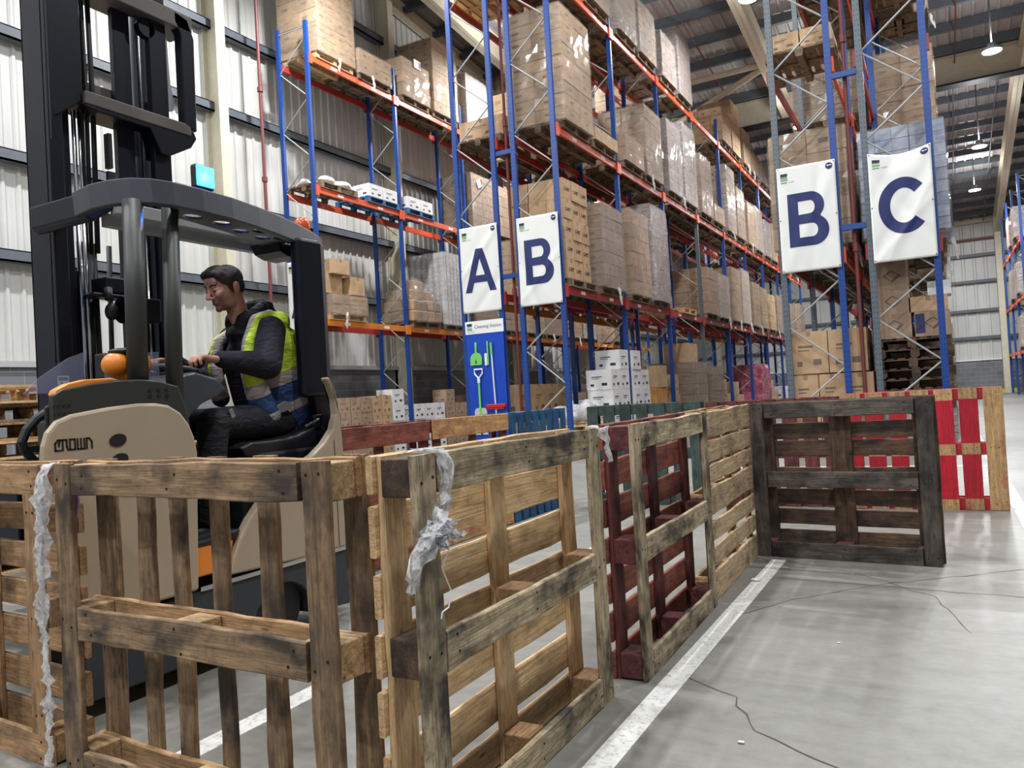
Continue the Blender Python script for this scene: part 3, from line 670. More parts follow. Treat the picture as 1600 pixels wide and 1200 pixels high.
def film(name, ribs, label, seed, loc, cat='plastic film'):
    rg = random.Random(seed); mb = MB()
    for pts, w in ribs: ribbon(mb, pts, w, rg)
    return tag(obj(name, mb, WRAPT, off=loc, loc=loc, smooth=True), label, cat)
L0 = (-1.1, 1.62, .9)
film('plastic_film', [([(-1.2, 1.64, 1.008), (-1.115, 1.64, 1.006), (-1.1, 1.645, .97), (-1.098, 1.64, .9), (-1.1, 1.62, .86)], .035), ([(-1.16, 1.63, 1.01), (-1.1, 1.635, 1.0), (-1.095, 1.64, .93), (-1.1, 1.61, .87)], .022)], 'torn white film knotted over the corner of the yellow slatted pallet', 3, L0)
rg = random.Random(4); rb = [([(-1.1, 1.6, .87), (-1.08, 1.57, .84), (-1.1, 1.53, .79), (-1.11, 1.5, .72), (-1.12, 1.49, .68)], .045), ([(-1.1, 1.62, .86), (-1.085, 1.55, .8), (-1.1, 1.5, .74)], .035)]
for k in range(12):
    p = Vector((-1.09, 1.59, .83)); q = [tuple(p)]
    for _ in range(4): p = p + Vector((rg.uniform(-.012, .015), rg.uniform(-.035, .035), rg.uniform(-.03, .02))); q.append(tuple(p))
    rb.append((q, .011 if k % 2 else .02))
film('plastic_film_tuft', rb, 'crumpled tuft of clear film hanging off the yellow slatted pallet', 8, (-1.1, 1.6, .86))
mb = MB().tube([(-1.098, 1.6, .82), (-1.097, 1.63, .76), (-1.1, 1.6, .72), (-1.098, 1.63, .66), (-1.1, 1.62, .62), (-1.1, 1.59, .615), (-1.1, 1.585, .6)], .002, 5)
tag(obj('plastic_string', mb, WHITE, off=(-1.1, 1.6, .8), loc=(-1.1, 1.6, .8)), 'white plastic string dangling below the film tuft', 'string')
film('plastic_film', [([(-1.15, 2.68, 1.006), (-1.108, 2.7, 1.0), (-1.1, 2.715, .93), (-1.1, 2.74, .87)], .045)], 'small strip of clear film on the far corner of the yellow slatted pallet', 5, (-1.1, 2.7, 1.0))
film('plastic_film', [([(-2.63, 1.58, 1.0), (-2.575, 1.5, .99), (-2.57, 1.485, .8), (-2.572, 1.48, .6), (-2.57, 1.48, .4), (-2.575, 1.48, .15), (-2.57, 1.48, .03)], .055), ([(-2.6, 1.55, 1.0), (-2.57, 1.49, .96), (-2.57, 1.47, .7), (-2.565, 1.475, .45)], .03)], 'long clear film sheet hanging between the two leftmost pallets', 6, (-2.57, 1.48, 1.0))
PURP = plain('purple_plastic', C(112, 74, 132), .5)
tag(obj('purple_wrap', MB().tube([(0, 0, 0), (.0, .01, -.12), (.005, .0, -.25)], [.03, .032, .012], 7), PURP, loc=(-2.555, 1.56, .985), smooth=True), 'purple plastic scrap between the two leftmost pallets', 'plastic film')
for i, (x, y, s) in enumerate(((-.62, 2.5, .012), (-1.0, 4.6, .03), (-.45, 3.6, .008))):
    q = MB().ball((0, 0, s * .3), (s, s * .6, s * .3), 7, 5); tag(obj('litter', q, WHITE, loc=(x, y, .001)), ('tiny white scrap on the floor right of the maroon pallet', 'white scrap at the foot of the bare pine pallet', 'tiny white speck on the open floor')[i], 'litter')
# pallet stack behind the leftmost pallet
names = ['lowest', 'second up', 'third up', 'fourth up', 'fifth up', 'sixth up', 'seventh up', 'eighth up', 'ninth up', 'topmost']
SM = [rotz(pallet_mb(1.2, 1.0, .145)).mesh('stacked_pallet', WD[k]) for k in ('pale', 'tan', 'brown', 'blue')]
for st, (x, y) in enumerate(((-6.9, 3.3), (-6.95, 4.75))):
    for k in range(10):
        rg = random.Random(k + 20 * st); m = SM[(k * 7 + st * 3) % 3] if not (st == 0 and k == 4) else SM[3]
        o = link(bpy.data.objects.new('flat_pallet', m)); o.location = (x + rg.uniform(-.04, .04), y + rg.uniform(-.03, .03), k * .1463); o.rotation_euler = (0, 0, rg.uniform(-.03, .03))
        tag(o, '%swooden pallet, %s of the %s flat stack at the left edge' % ('blue ' if (st == 0 and k == 4) else '', names[k], ('nearer', 'further')[st]), 'pallet', 'pallets stacked flat at the left edge')
mb = MB()
# ---------------------------------------------------------------- reach truck
TR = Vector((-3.35, 2.5, 0))
M_CRM = plain('truck_cream_paint', C(172, 157, 135), .38, 0, .03)
M_OLV = plain('truck_dark_grey_panel', C(44, 47, 44), .5, 0, .05)
M_GRD = plain('guard_grey_paint', C(56, 60, 68), .5, 0, .2)
M_MAST = plain('mast_black_steel', C(17, 20, 32), .4, .3, .12)
M_BLK = plain('black_rubber', C(20, 21, 24), .55)
M_SEAT = plain('seat_vinyl', C(24, 25, 30), .42, 0, 0, .1)
M_ORG = plain('truck_orange_plastic', C(228, 138, 48), .42)
M_CHAS = plain('truck_chassis_slate', C(46, 54, 60), .45, 0, .1)
M_CONS = plain('console_grey_plastic', C(64, 70, 75), .28)
M_CHR = plain('chrome_rod', C(215, 218, 225), .12, 1)
M_BAR = plain('light_grey_bar', C(150, 152, 152), .45, 0, .08)
M_BRN = plain('worn_bar_steel', C(98, 92, 88), .5, .2, .2)
gl = NT('clear_screen'); gl.P(Roughness=.05); gl.base(C(150, 160, 190))
_t = gl.n('ShaderNodeBsdfTransparent'); _m = gl.n('ShaderNodeMixShader', {0: .3}); gl.set(_m.inputs[1], _t.outputs[0]); gl.set(_m.inputs[2], gl.b.outputs[0]); gl.t.links.new(_m.outputs[0], gl.out.inputs[0]); M_GLS = gl.mat
em = NT('blue_lamp_lens'); em.base(C(80, 180, 255)); em.b.inputs['Emission Color'].default_value = (.02, .38, 1, 1); em.b.inputs['Emission Strength'].default_value = 9; M_BLU = em.mat
am = plain('amber_lens', C(214, 84, 34), .25)
truck = empty('reach_truck', tuple(TR), label='cream and black reach truck with tall dark mast and orange trim, driver seated sideways', cat='forklift')
def tp(name, mb, mat, bevel=0, smooth=False, parent=None, label=None, recalc=True):
    o = obj(name, mb, mat, truck if parent is None else parent, bevel, smooth, off=TR, recalc=recalc)
    if label: o['label'] = label
    return o
def arc(cx, cy, r, a0, a1, n=10): return [(cx + r * math.cos(math.radians(a0 + (a1 - a0) * i / n)), cy + r * math.sin(math.radians(a0 + (a1 - a0) * i / n))) for i in range(n + 1)]
# chassis
po = [(1.8, .07), (2.62, .07)] + [(2.82 + .2 * math.cos(a), .09 + .2 * math.sin(a)) for a in [math.pi - math.pi * i / 10 for i in range(11)]] + [(3.3, .07), (3.3, .365), (1.8, .365)]
tp('chassis', MB().prism(po, 0, -3.1, -2.88).prism([(-3.1, 1.82), (-3.1, 3.3), (-4.0, 3.3), (-4.0, 2.35)], 2, .1, .365), M_CHAS, .008)
tp('chassis_trim', MB().box(-2.9, -2.872, 2.33, 3.29, .365, .385), M_CHR)
tp('wheel', MB().tube([(-3.15, 2.82, .165), (-2.93, 2.82, .165)], .165, 24), M_BLK, .01, label='black drive wheel')
for y in (1.95, 3.1): tp('load_wheel', MB().tube([(-4.6, y, .14), (-4.45, y, .14)], .14, 18), M_BLK, .01)
for y in (1.88, 3.02): tp('straddle_leg', MB().box(-5.2, -3.95, y, y + .16, .1, .28), M_CHAS, .01)
# panels
tp('rear_panel', MB().prism([(1.665, .38), (1.662, .98), (1.668, 1.05), (1.685, 1.10), (1.72, 1.14), (1.78, 1.162), (1.93, 1.183), (2.06, 1.194), (2.14, 1.192), (2.2, 1.182), (2.255, 1.15), (2.295, 1.1), (2.32, 1.04), (2.333, .97), (2.325, .8), (2.305, .38)], 0, -2.885, -2.85), M_CRM, .012, label='cream rear panel with rounded top corners')
tp('battery_box', MB().prism([(-2.91, 1.71), (-2.91, 2.28), (-3.9, 2.4), (-3.9, 2.33)], 2, .38, 1.2), M_OLV, .01)
up_ = tp('upper_panel', MB().prism([(1.72, .95), (1.725, 1.235), (1.76, 1.256), (1.88, 1.278), (2.0, 1.29), (2.09, 1.293), (2.18, 1.285), (2.27, 1.262), (2.315, 1.13), (2.33, .95)], 0, -2.91, -2.875), M_OLV, .006)
for y in (2.13, 2.17, 2.21):
    for z in (1.248, 1.222): tp('panel_hole', MB().tube([(-2.88, y, z), (-2.872, y, z)], .0085, 10), M_BLK, parent=up_).location = (0, 0, 0)
for k in range(4):
    for z in (1.196, 1.165): tp('panel_slot', MB().prism([(1.72 + .02 * k, z - .007), (1.727 + .02 * k, z - .004), (1.729 + .02 * k, z + .007), (1.722 + .02 * k, z + .004)], 0, -2.88, -2.872), M_BLK, parent=up_)
for (y, z) in ((1.957, 1.052), (1.962, .975)):
    tp('oval_vent', MB().tube([(-2.86, y, z), (-2.846, y, z)], 1, 20) if 0 else MB().prism([(y + .036 * math.cos(a) - .006 * math.sin(a), z + .024 * math.sin(a) + .008 * math.cos(a)) for a in [2 * math.pi * i / 20 for i in range(20)]], 0, -2.86, -2.8465), M_BLK, label='black oval vent')
tp('orange_trim', MB().prism([(1.735, 1.236), (1.745, 1.256), (1.79, 1.278), (1.86, 1.294), (1.97, 1.3), (2.0, 1.29), (1.88, 1.275), (1.77, 1.25)], 0, -2.93, -2.885), M_ORG, .004, label='orange trim along the panel top')
pod = MB().ball((-3.02, 2.085, 1.362), (.06, .06, .055), 18, 12).ball((-3.02, 2.17, 1.366), (.07, .065, .07), 18, 12).ball((-3.02, 2.15, 1.315), (.06, .075, .035), 16, 10)
o = tp('armrest_pod', pod, M_ORG, label='orange moulded pod'); m = o.modifiers.new('r', 'REMESH'); m.mode = 'VOXEL'; m.voxel_size = .007; m.use_smooth_shade = True; o.modifiers.new('s', 'SMOOTH').iterations = 4
o = tp('pod_cap', MB().ball((-3.02, 2.14, 1.418), (.06, .085, .018), 18, 8), M_BLK, smooth=True)
tp('clear_screen', MB().prism([(1.72, 1.25), (1.95, 1.25), (1.98, 1.42), (1.9, 1.39), (1.78, 1.31)], 0, -3.06, -3.055), M_GLS)
tp('clear_screen', MB().prism([(2.15, 1.26), (2.42, 1.26), (2.42, 1.44), (2.15, 1.42)], 0, -3.2, -3.195), M_GLS)
# CROWN wordmark drawn with strokes in an 0..1 high cell
def strokes(lines, w=.17):
    P = []
    for ln in lines:
        for a, b in zip(ln, ln[1:]):
            d = Vector((b[0] - a[0], b[1] - a[1])); L = d.length or 1; d /= L; e = w / 2; nx, ny = -d.y * e, d.x * e
            a2 = (a[0] - d.x * e * .9, a[1] - d.y * e * .9); b2 = (b[0] + d.x * e * .9, b[1] + d.y * e * .9)
            P.append([(a2[0] + nx, a2[1] + ny), (a2[0] - nx, a2[1] - ny), (b2[0] - nx, b2[1] - ny), (b2[0] + nx, b2[1] + ny)])
    return P
LET = [('C', [[(.5, .07), (.07, .07), (.07, .65), (.28, .93), (.5, .93)], [(.5, .93), (.36, .66), (.36, .4)]]), ('R', [[(.66, .07), (.66, .93), (.98, .93), (.98, .35), (1.08, .07)]]),
       ('O', [[(1.24, .93), (1.64, .93), (1.64, .07), (1.24, .07), (1.24, .93)]]), ('W', [[(1.86, .93), (1.86, .07), (2.42, .07), (2.42, .93)], [(2.14, .93), (2.14, .07)]]), ('N', [[(2.62, .07), (2.62, .93), (2.84, .93), (3.04, .62), (3.04, .07)]])]
lg = MB(); sc = .0295
for _, ls in LET:
    for q in strokes(ls, .135): lg.prism([(1.705 + x * .0475, 1.028 + z * .044) for x, z in q], 0, -2.851, -2.848)
tp('wordmark', lg, M_BLK, label='black CROWN lettering')
# operator bay
tp('rear_shell', MB().prism([(3.19, 1.30), (3.235, 1.22), (3.265, 1.09), (3.275, .91), (3.27, .39), (2.90, .39), (2.47, .405), (2.50, .48), (2.545, .56), (2.60, .635), (2.68, .71), (2.78, .785), (2.90, .845), (3.05, .90), (3.13, .95), (3.205, 1.02), (3.235, 1.10), (3.23, 1.18), (3.2, 1.25), (3.17, 1.29)], 0, -2.9, -2.85), M_CRM, .01, label='cream curved seat surround')
tp('rear_wall', MB().prism([(-2.89, 3.22), (-2.89, 3.27), (-3.08, 3.53), (-3.9, 3.56), (-3.9, 3.5), (-3.1, 3.48), (-2.93, 3.27)], 2, .39, 1.1), M_OLV, .006)
tp('shell_line', MB().box(-2.852, -2.848, 3.2, 3.203, .4, .96), M_BLK)
tp('seat_base', MB().prism([(2.72, .42), (3.4, .42), (3.4, .93), (2.86, .93), (2.74, .84)], 0, -3.75, -3.02), M_BLK, .02)
tp('bay_floor', MB().box(-3.9, -2.9, 2.29, 2.75, .42, .49), M_BLK, .008)
tp('step_edge', MB().prism([(2.31, .43), (2.47, .43), (2.5, .49), (2.52, .56), (2.31, .56)], 0, -2.98, -2.87), M_ORG, .006, label='orange step edge')
tp('step_pad', MB().prism([(2.31, .56), (2.53, .56), (2.56, .60), (2.31, .58)], 0, -3.05, -2.865), M_BLK, .006)
tp('bay_side', MB().box(-3.9, -2.98, 2.25, 2.3, .42, 1.15), M_OLV, .01)
tp('seat_rail', MB().box(-3.5, -3.03, 2.84, 3.2, .905, .925).box(-3.5, -3.02, 2.8, 3.18, .872, .884), M_CONS, .005)
def soft(name, mb, mat, vox=.012, it=6, label=None, parent=None, off=TR):
    o = obj(name, mb, mat, parent or truck, off=off); m = o.modifiers.new('remesh', 'REMESH'); m.mode = 'VOXEL'; m.voxel_size = vox; m.use_smooth_shade = True
    o.modifiers.new('smooth', 'SMOOTH').iterations = it
    if label: o['label'] = label
    return o
soft('seat_cushion', MB().prism([(2.78, .9), (2.74, .96), (2.8, .985), (2.95, .985), (3.12, 1.0), (3.3, 1.06), (3.36, 1.0), (3.3, .9)], 0, -3.56, -3.03), M_SEAT)
soft('seat_backrest', MB().prism([(3.32, 1.0), (3.30, 1.14), (3.265, 1.3), (3.23, 1.42), (3.18, 1.5), (3.19, 1.545), (3.24, 1.565), (3.3, 1.545), (3.36, 1.44), (3.41, 1.2), (3.42, 1.02), (3.38, .95)], 0, -3.55, -3.04), M_SEAT)
#tp('seat_support', MB().prism([(3.27, .5), (3.44, .5), (3.5, .95), (3.5, 1.2), (3.42, 1.3), (3.28, 1.3)], 0, -3.75, -3.1), M_BLK, .02)
tp('seat_belt_buckle', MB().box(-3.045, -3.02, 3.26, 3.3, 1.03, 1.1).tube([(-3.03, 3.18, 1.04), (-3.02, 3.24, 1.065)], .008, 6).tube([(-3.03, 3.22, 1.05), (-3.02, 3.28, 1.075)], .008, 6), M_CHR)
# console and wheel
soft('console', MB().prism([(2.28, .95), (2.28, 1.26), (2.36, 1.31), (2.48, 1.335), (2.60, 1.305), (2.66, 1.25), (2.60, 1.215), (2.52, 1.19), (2.45, 1.14), (2.40, 1.06), (2.37, .96)], 0, -3.45, -3.02), M_CONS, .009, 5)
tp('console_edge', MB().prism([(2.28, .93), (2.28, 1.24), (2.33, 1.26), (2.37, 1.15), (2.37, .98), (2.345, .93)], 0, -3.03, -2.99), M_OLV, .008)
sw = MB(); pts = []
for i in range(25):
    a = 2 * math.pi * i / 24; pts.append((-3.27 + .15 * math.cos(a), 2.56 + .14 * math.sin(a), 1.345 - .028 * math.sin(a) * 1.0))
sw.tube(pts, .017, 10, cap=False).tube([(-3.4, 2.56, 1.345), (-3.14, 2.56, 1.345)], .013, 8).tube([(-3.27, 2.56, 1.26), (-3.27, 2.56, 1.35)], .03, 12).ball((-3.16, 2.61, 1.385), (.034, .034, .026))
tp('steering_wheel', sw, M_BLK, smooth=True)
tp('display', MB().box(-3.5, -3.42, 2.3, 2.42, 1.33, 1.45), M_BLK, .01)
# guard posts
tp('guard_post', MB().tube([(-2.93, 2.115, 1.2), (-2.935, 2.135, 2.05)], .042, 18), M_OLV, smooth=True)
tp('guard_post', MB().tube([(-2.93, 2.285, .98), (-2.925, 2.31, 2.05)], .036, 18), M_OLV, smooth=True)
tp('rear_pillar', MB().prism([(-3.28, 3.40), (-3.02, 3.13), (-2.97, 3.14), (-2.96, 3.3), (-3.0, 3.37), (-3.24, 3.62)], 2, 1.2, 2.06), M_MAST, .02, label='thick black rear pillar')
tp('pillar_gusset', MB().prism([(3.1, 2.05), (3.3, 2.05), (3.3, 1.975), (3.2, 1.98), (3.14, 2.0)], 0, -3.3, -3.1), M_MAST, .01)
# overhead guard: D shaped rim with perforated edge plate
out = [(-3.33, 2.13), (-3.3, 2.105), (-3.14, 2.075), (-3.02, 2.085), (-2.93, 2.12), (-2.875, 2.18), (-2.85, 2.27), (-2.845, 2.42), (-2.86, 2.6), (-2.90, 2.8), (-2.955, 3.0), (-3.02, 3.2), (-3.10, 3.4), (-3.17, 3.54), (-3.22, 3.6), (-3.3, 3.62), (-3.42, 3.58)]
def offs(P, d):
    R_ = []
    for i, p in enumerate(P):
        a = Vector(P[max(i - 1, 0)]); b = Vector(P[min(i + 1, len(P) - 1)]); t = (b - a).normalized(); R_.append((p[0] - t.y * d, p[1] + t.x * d))
    return R_
inn = offs(out, .035)
rim = MB(); N_ = len(out)
zt, zb = 2.145, 2.035
for i, (p, q) in enumerate(zip(out, inn)): rim.v += [(p[0], p[1], zt), (p[0] + .012, p[1], zb), (q[0], q[1], zb), (q[0], q[1], zt)]
for i in range(N_ - 1):
    for k in range(4): rim.f.append((i * 4 + k, (i + 1) * 4 + k, (i + 1) * 4 + (k + 1) % 4, i * 4 + (k + 1) % 4)); rim.m.append(0)
rim.f += [(0, 1, 2, 3), tuple(4 * (N_ - 1) + k for k in (3, 2, 1, 0))]; rim.m += [0, 0]
gd = tp('overhead_guard', rim, M_GRD, .006, label='dark grey overhead guard rim')
inner = [(-3.0, 2.33), (-3.03, 2.5), (-3.08, 2.75), (-3.17, 3.02), (-3.3, 3.25), (-3.42, 3.4)]
pl = [out[k] for k in range(6, 17)] + inner[::-1]
def ell(cx, cy, rx, ry, ang): return [(cx + rx * math.cos(a) * math.cos(ang) - ry * math.sin(a) * math.sin(ang), cy + rx * math.cos(a) * math.sin(ang) + ry * math.sin(a) * math.cos(ang)) for a in [2 * math.pi * i / 16 for i in range(16)]]
holes = [ell(x, y, .055, .038, math.radians(105)) for x, y in ((-2.95, 2.45), (-2.955, 2.62), (-3.02, 2.79), (-2.95, 2.86), (-3.06, 2.97), (-3.0, 3.05), (-3.1, 3.2))]
me = flat('edge_plate', [pl] + holes, .006); meshobj('edge_plate', me, M_MAST, truck, loc=(-TR.x, -TR.y, 2.045))
for (xx, z, ye) in ((-3.3, 2.112, 3.34), (-3.37, 2.066, 3.25)): tp('guard_beam', MB().box(xx - .025, xx + .025, 2.3, ye, z - .03, z + .03), M_BAR, .004, label='light grey guard beam')
tp('guard_arm', MB().prism([(2.16, 2.05), (2.16, 2.16), (2.27, 2.16), (2.33, 2.12), (2.2, 2.03)], 0, -3.72, -3.3), M_MAST, .01)
#tp('guard_cross_plate', MB().box(-3.7, -3.25, 3.2, 3.42, 2.04, 2.12), M_MAST, .01)
# lamps on the guard
bl = tp('blue_spot_lamp', MB().box(-3.0, -2.955, 2.485, 2.59, 2.185, 2.30), M_BLK, .012, label='blue safety spot lamp')
tp('lamp_lens', MB().box(-2.958, -2.948, 2.485, 2.583, 2.195, 2.292), M_BLU, .006, parent=bl)
tp('lamp_bracket', MB().box(-3.0, -2.98, 2.5, 2.56, 2.12, 2.19), M_BLK, parent=bl)
tp('lamp_cable', MB().tube([(-3.02, 2.47, 2.2), (-3.02, 2.42, 2.2), (-3.0, 2.38, 2.17), (-2.98, 2.36, 2.13)], .006, 6), M_BLK, parent=bl, smooth=True)
_l = bpy.data.lights.new('blue_light', 'POINT'); _l.energy = 9; _l.shadow_soft_size = .03; _l.color = (.02, .2, 1)
_o = link(bpy.data.objects.new('blue_light', _l)); _o.parent = bl; _o.location = Vector((-2.925, 2.535, 2.245)) - TR; _o.rotation_euler = (0, math.radians(-75), 0)
tp('amber_beacon', MB().tube([(-3.2, 3.42, 2.13), (-3.2, 3.42, 2.22), (-3.2, 3.42, 2.245)], [.045, .045, .025], 16), am, label='amber beacon', smooth=True)
# mast
mc = MB().box(-3.9, -3.72, 2.26, 2.28, .1, 4.3).box(-3.74, -3.70, 2.26, 2.33, .1, 4.3).box(-3.9, -3.88, 2.26, 2.36, .1, 4.3)
tp('mast_column', mc, M_MAST, .006)
tp('mast_column', MB().box(-3.9, -3.76, 2.33, 2.345, .3, 4.4).box(-3.79, -3.76, 2.33, 2.4, .3, 4.4).box(-3.9, -3.88, 2.37, 2.4, .3, 4.4), M_MAST, .004)
for x, y, r_ in ((-3.74, 2.41, .011), (-3.74, 2.44, .009)): tp('chrome_rod', MB().tube([(x, y, .4), (x, y, 2.7)], r_, 10), M_CHR, smooth=True)
tp('black_rod', MB().tube([(-3.74, 2.445, 2.7), (-3.74, 2.445, 4.3)], .012, 8).tube([(-3.74, 2.475, 2.7), (-3.74, 2.475, 4.3)], .007, 8), M_BLK, smooth=True)
tp('lift_cylinder', MB().tube([(-3.84, 2.43, .3), (-3.84, 2.43, 1.9)], .04, 14), M_MAST, smooth=True)
for k, (y, r_) in enumerate(((2.47, .014), (2.5, .011), (2.535, .013))): tp('hydraulic_hose', MB().tube([(-3.78, y, 2.0), (-3.77, y + .004, 2.8), (-3.78, y, 3.9)], r_, 8), M_BLK, smooth=True)
for k, (y, r_) in enumerate(((2.455, .016), (2.49, .02), (2.53, .014), (2.6, .013))): tp('hydraulic_hose', MB().tube([(-3.8, y, 1.2), (-3.79, y - .006, 1.5), (-3.8, y + (.012 if k % 2 else -.004), 2.05)], r_, 8), M_BLK, smooth=True)
tp('mast_column', MB().box(-3.98, -3.95, 2.86, 2.95, .1, 4.3).box(-3.98, -3.72, 2.925, 2.95, .1, 4.3).box(-3.74, -3.70, 2.84, 2.95, .1, 4.3).box(-3.79, -3.75, 2.66, 2.76, .3, 4.4), M_MAST, .006)
tp('lift_cylinder', MB().tube([(-3.82, 2.8, .3), (-3.82, 2.8, 4.0)], .06, 16), M_MAST, smooth=True)
tp('chrome_rod', MB().tube([(-3.74, 2.79, .4), (-3.74, 2.79, 2.2)], .008, 10), M_CHR, smooth=True)
tp('upper_frame_plate', MB().prism([(2.262, 2.5), (2.28, 2.62), (2.43, 2.74), (2.43, 4.2), (2.262, 4.2)], 0, -3.70, -3.68), M_MAST, .006)
tp('upper_crossbar', MB().box(-3.85, -3.66, 2.43, 3.06, 2.725, 2.79), M_BRN, .005, label='worn grey lower crossbar')
tp('crossbar_web', MB().box(-3.85, -3.8, 2.43, 2.95, 2.8, 2.9), M_BRN, .004)
tp('upper_crossbar', MB().box(-3.85, -3.66, 2.43, 3.1, 3.33, 3.42), M_BRN, .005)
tp('crossbar_under', MB().prism([(2.86, 2.58), (2.92, 2.58), (3.06, 2.66), (3.1, 2.72), (3.08, 2.76), (2.4, 2.72), (2.5, 2.7), (2.8, 2.7)], 0, -3.84, -3.665), M_MAST, .006)
tp('frame_side', MB().prism([(3.02, 2.78), (3.1, 2.76), (3.11, 3.3), (3.07, 3.4), (2.98, 3.42), (2.98, 3.36), (3.02, 3.3)], 0, -3.72, -3.66), M_MAST, .006)
tp('cable_guide', MB().prism([(2.93, 3.3), (2.965, 3.3), (2.975, 3.0), (3.0, 2.9), (2.98, 2.86), (2.94, 2.84), (2.92, 2.86), (2.945, 2.95)], 0, -3.73, -3.71), M_BAR, .004)
tp('chain_pulley', MB().tube([(-3.74, 2.83, 3.27), (-3.70, 2.83, 3.27)], .05, 16), M_MAST, smooth=False)
tp('chain_bracket', MB().box(-3.74, -3.7, 2.57, 2.59, 2.44, 2.62).box(-3.72, -3.7, 2.56, 2.6, 2.36, 2.42), M_BLK)
tp('valve_block', MB().box(-3.8, -3.66, 2.49, 2.62, 1.78, 1.86).box(-3.76, -3.66, 2.42, 2.64, 1.755, 1.775), M_MAST, .006)
tp('camera_pod', MB().tube([(-3.62, 2.54, 1.69), (-3.62, 2.62, 1.69)], .07, 18).box(-3.69, -3.55, 2.6, 2.72, 1.63, 1.75), M_MAST, .006)
tp('work_light', MB().ball((-3.64, 2.5, 1.68), (.035, .03, .045), 14, 10).tube([(-3.64, 2.49, 1.74), (-3.66, 2.5, 1.8)], .02, 8), M_BLK, smooth=True)
tp('left_fork_carriage', MB().box(-4.4, -4.0, 2.2, 2.95, .5, .9), M_MAST, .01)
for y in (2.3, 2.75): tp('fork', MB().box(-5.3, -4.35, y, y + .1, .5, .54), M_MAST, .005)
wl = tp('warning_label', MB().box(-3.664, -3.6625, 2.17, 2.225, 1.255, 1.36), WHITE)
wl.location = Vector((-.036, .075, 0)) * 1
tp('label_mark', MB().box(-3.664, -3.66, 2.175, 2.22, 1.34, 1.355), RPIPE, parent=wl)
tp('label_mark', MB().tube([(-3.661, 2.185, 1.33), (-3.661, 2.2, 1.315), (-3.661, 2.195, 1.30), (-3.661, 2.21, 1.29)], .003, 5).tube([(-3.661, 2.212, 1.328), (-3.661, 2.2, 1.31), (-3.661, 2.185, 1.3)], .003, 5), INK, parent=wl)
#tp('mast_foot', MB().box(-4.0, -3.2, 1.7, 1.85, .38, 1.1), M_BLK, .01)
tp('grab_hoop', MB().tube([(-3.7, 2.28, 1.195), (-3.7, 2.18, 1.186), (-3.7, 2.135, 1.158), (-3.7, 2.09, 1.11), (-3.7, 2.065, 1.055), (-3.7, 2.075, 1.02), (-3.7, 2.12, .96), (-3.7, 2.18, .885), (-3.7, 2.3, .85)], .021, 10).box(-3.72, -3.68, 2.09, 2.3, 1.005, 1.035), M_BLK, label='black grab hoop')
# ---------------------------------------------------------------- driver
PO = Vector((-3.3, 3.1, .96)); HC = Vector((-3.3, 2.925, 1.80))
Rh = Matrix.Rotation(math.radians(-6), 3, 'Z') @ Matrix.Rotation(math.radians(17), 3, 'X')
sk = NT('skin'); co = sk.n('ShaderNodeTexCoord').outputs['Object']
def near_(t, co, c, r0, r1):
    v = t.n('ShaderNodeVectorMath', {0: co, 1: tuple(c)}, operation='DISTANCE').outputs['Value']; return t.ramp(v, [(r0, (1, 1, 1, 1)), (r1, (0, 0, 0, 1))])
jaw = HC + Rh @ Vector((0, -.055, -.085)) - PO
nz = sk.noise(sk.obj(rnd=False), 40, 3); b0 = sk.mix(.4, C(206, 156, 138), sk.ramp(nz, [(.3, C(188, 130, 112)), (.7, C(214, 168, 150))]))
b0 = sk.mix(sk.math('MULTIPLY', near_(sk, co, jaw, .045, .075), .62), b0, C(88, 66, 60)); sk.base(sk.mix(1.0, b0, (.82, .78, .77, 1), 'MULTIPLY')); sk.P(Roughness=.5); sk.b.inputs['Subsurface Weight'].default_value = .08; sk.b.inputs['Subsurface Radius'].default_value = (.02, .008, .004)
H = lambda x, y, z: HC + Rh @ Vector((x, y, z))
body = MB()
def hb(c, r, n=14, m=10): body.ball(tuple(H(*c)), r, n, m, rot=Rh)
hb((0, .012, .03), (.073, .094, .082), 20, 14); hb((0, -.03, -.015), (.062, .066, .085), 18, 12); hb((0, -.03, -.07), (.052, .056, .045)); hb((0, -.074, -.096), (.022, .018, .019))
hb((.035, -.02, -.075), (.02, .045, .03)); hb((-.035, -.02, -.075), (.02, .045, .03))
hb((0, -.088, .022), (.046, .014, .009)); hb((0, -.078, .05), (.05, .022, .035))
for s in (-1, 1):
    hb((s * .036, -.07, -.022), (.024, .026, .022)); hb((s * .030, -.083, .004), (.015, .012, .011)); hb((s * .075, .014, -.008), (.007, .02, .032)); hb((s * .079, .02, .002), (.006, .014, .022)); hb((s * .012, -.103, -.036), (.009, .011, .008))
body.chain([tuple(H(0, -.094, .018)), tuple(H(0, -.108, -.01)), tuple(H(0, -.121, -.03))], [.009, .0095, .012])
hb((0, -.087, -.062), (.022, .009, .006)); hb((0, -.086, -.071), (.02, .009, .006)); hb((0, -.086, -.052), (.022, .008, .01))
body.chain([tuple(H(0, .03, -.05)), (-3.3, 3.02, 1.62), (-3.3, 3.1, 1.5)], [.055, .056, .075])
body.chain([(-3.3, 3.1, 1.5), (-3.3, 3.14, 1.3), (-3.3, 3.2, 1.08)], [.11, .12, .13])
LS, LE, LW = (-3.13, 3.06, 1.565), (-3.07, 2.97, 1.375), (-3.14, 2.74, 1.405)
RS, RE, RW = (-3.48, 3.11, 1.5), (-3.56, 2.98, 1.31), (-3.40, 2.68, 1.405)
for a, b, c in ((LS, LE, LW), (RS, RE, RW)): body.chain([(-3.3, 3.1, 1.47), a, b, c], [.06, .045, .038, .028])
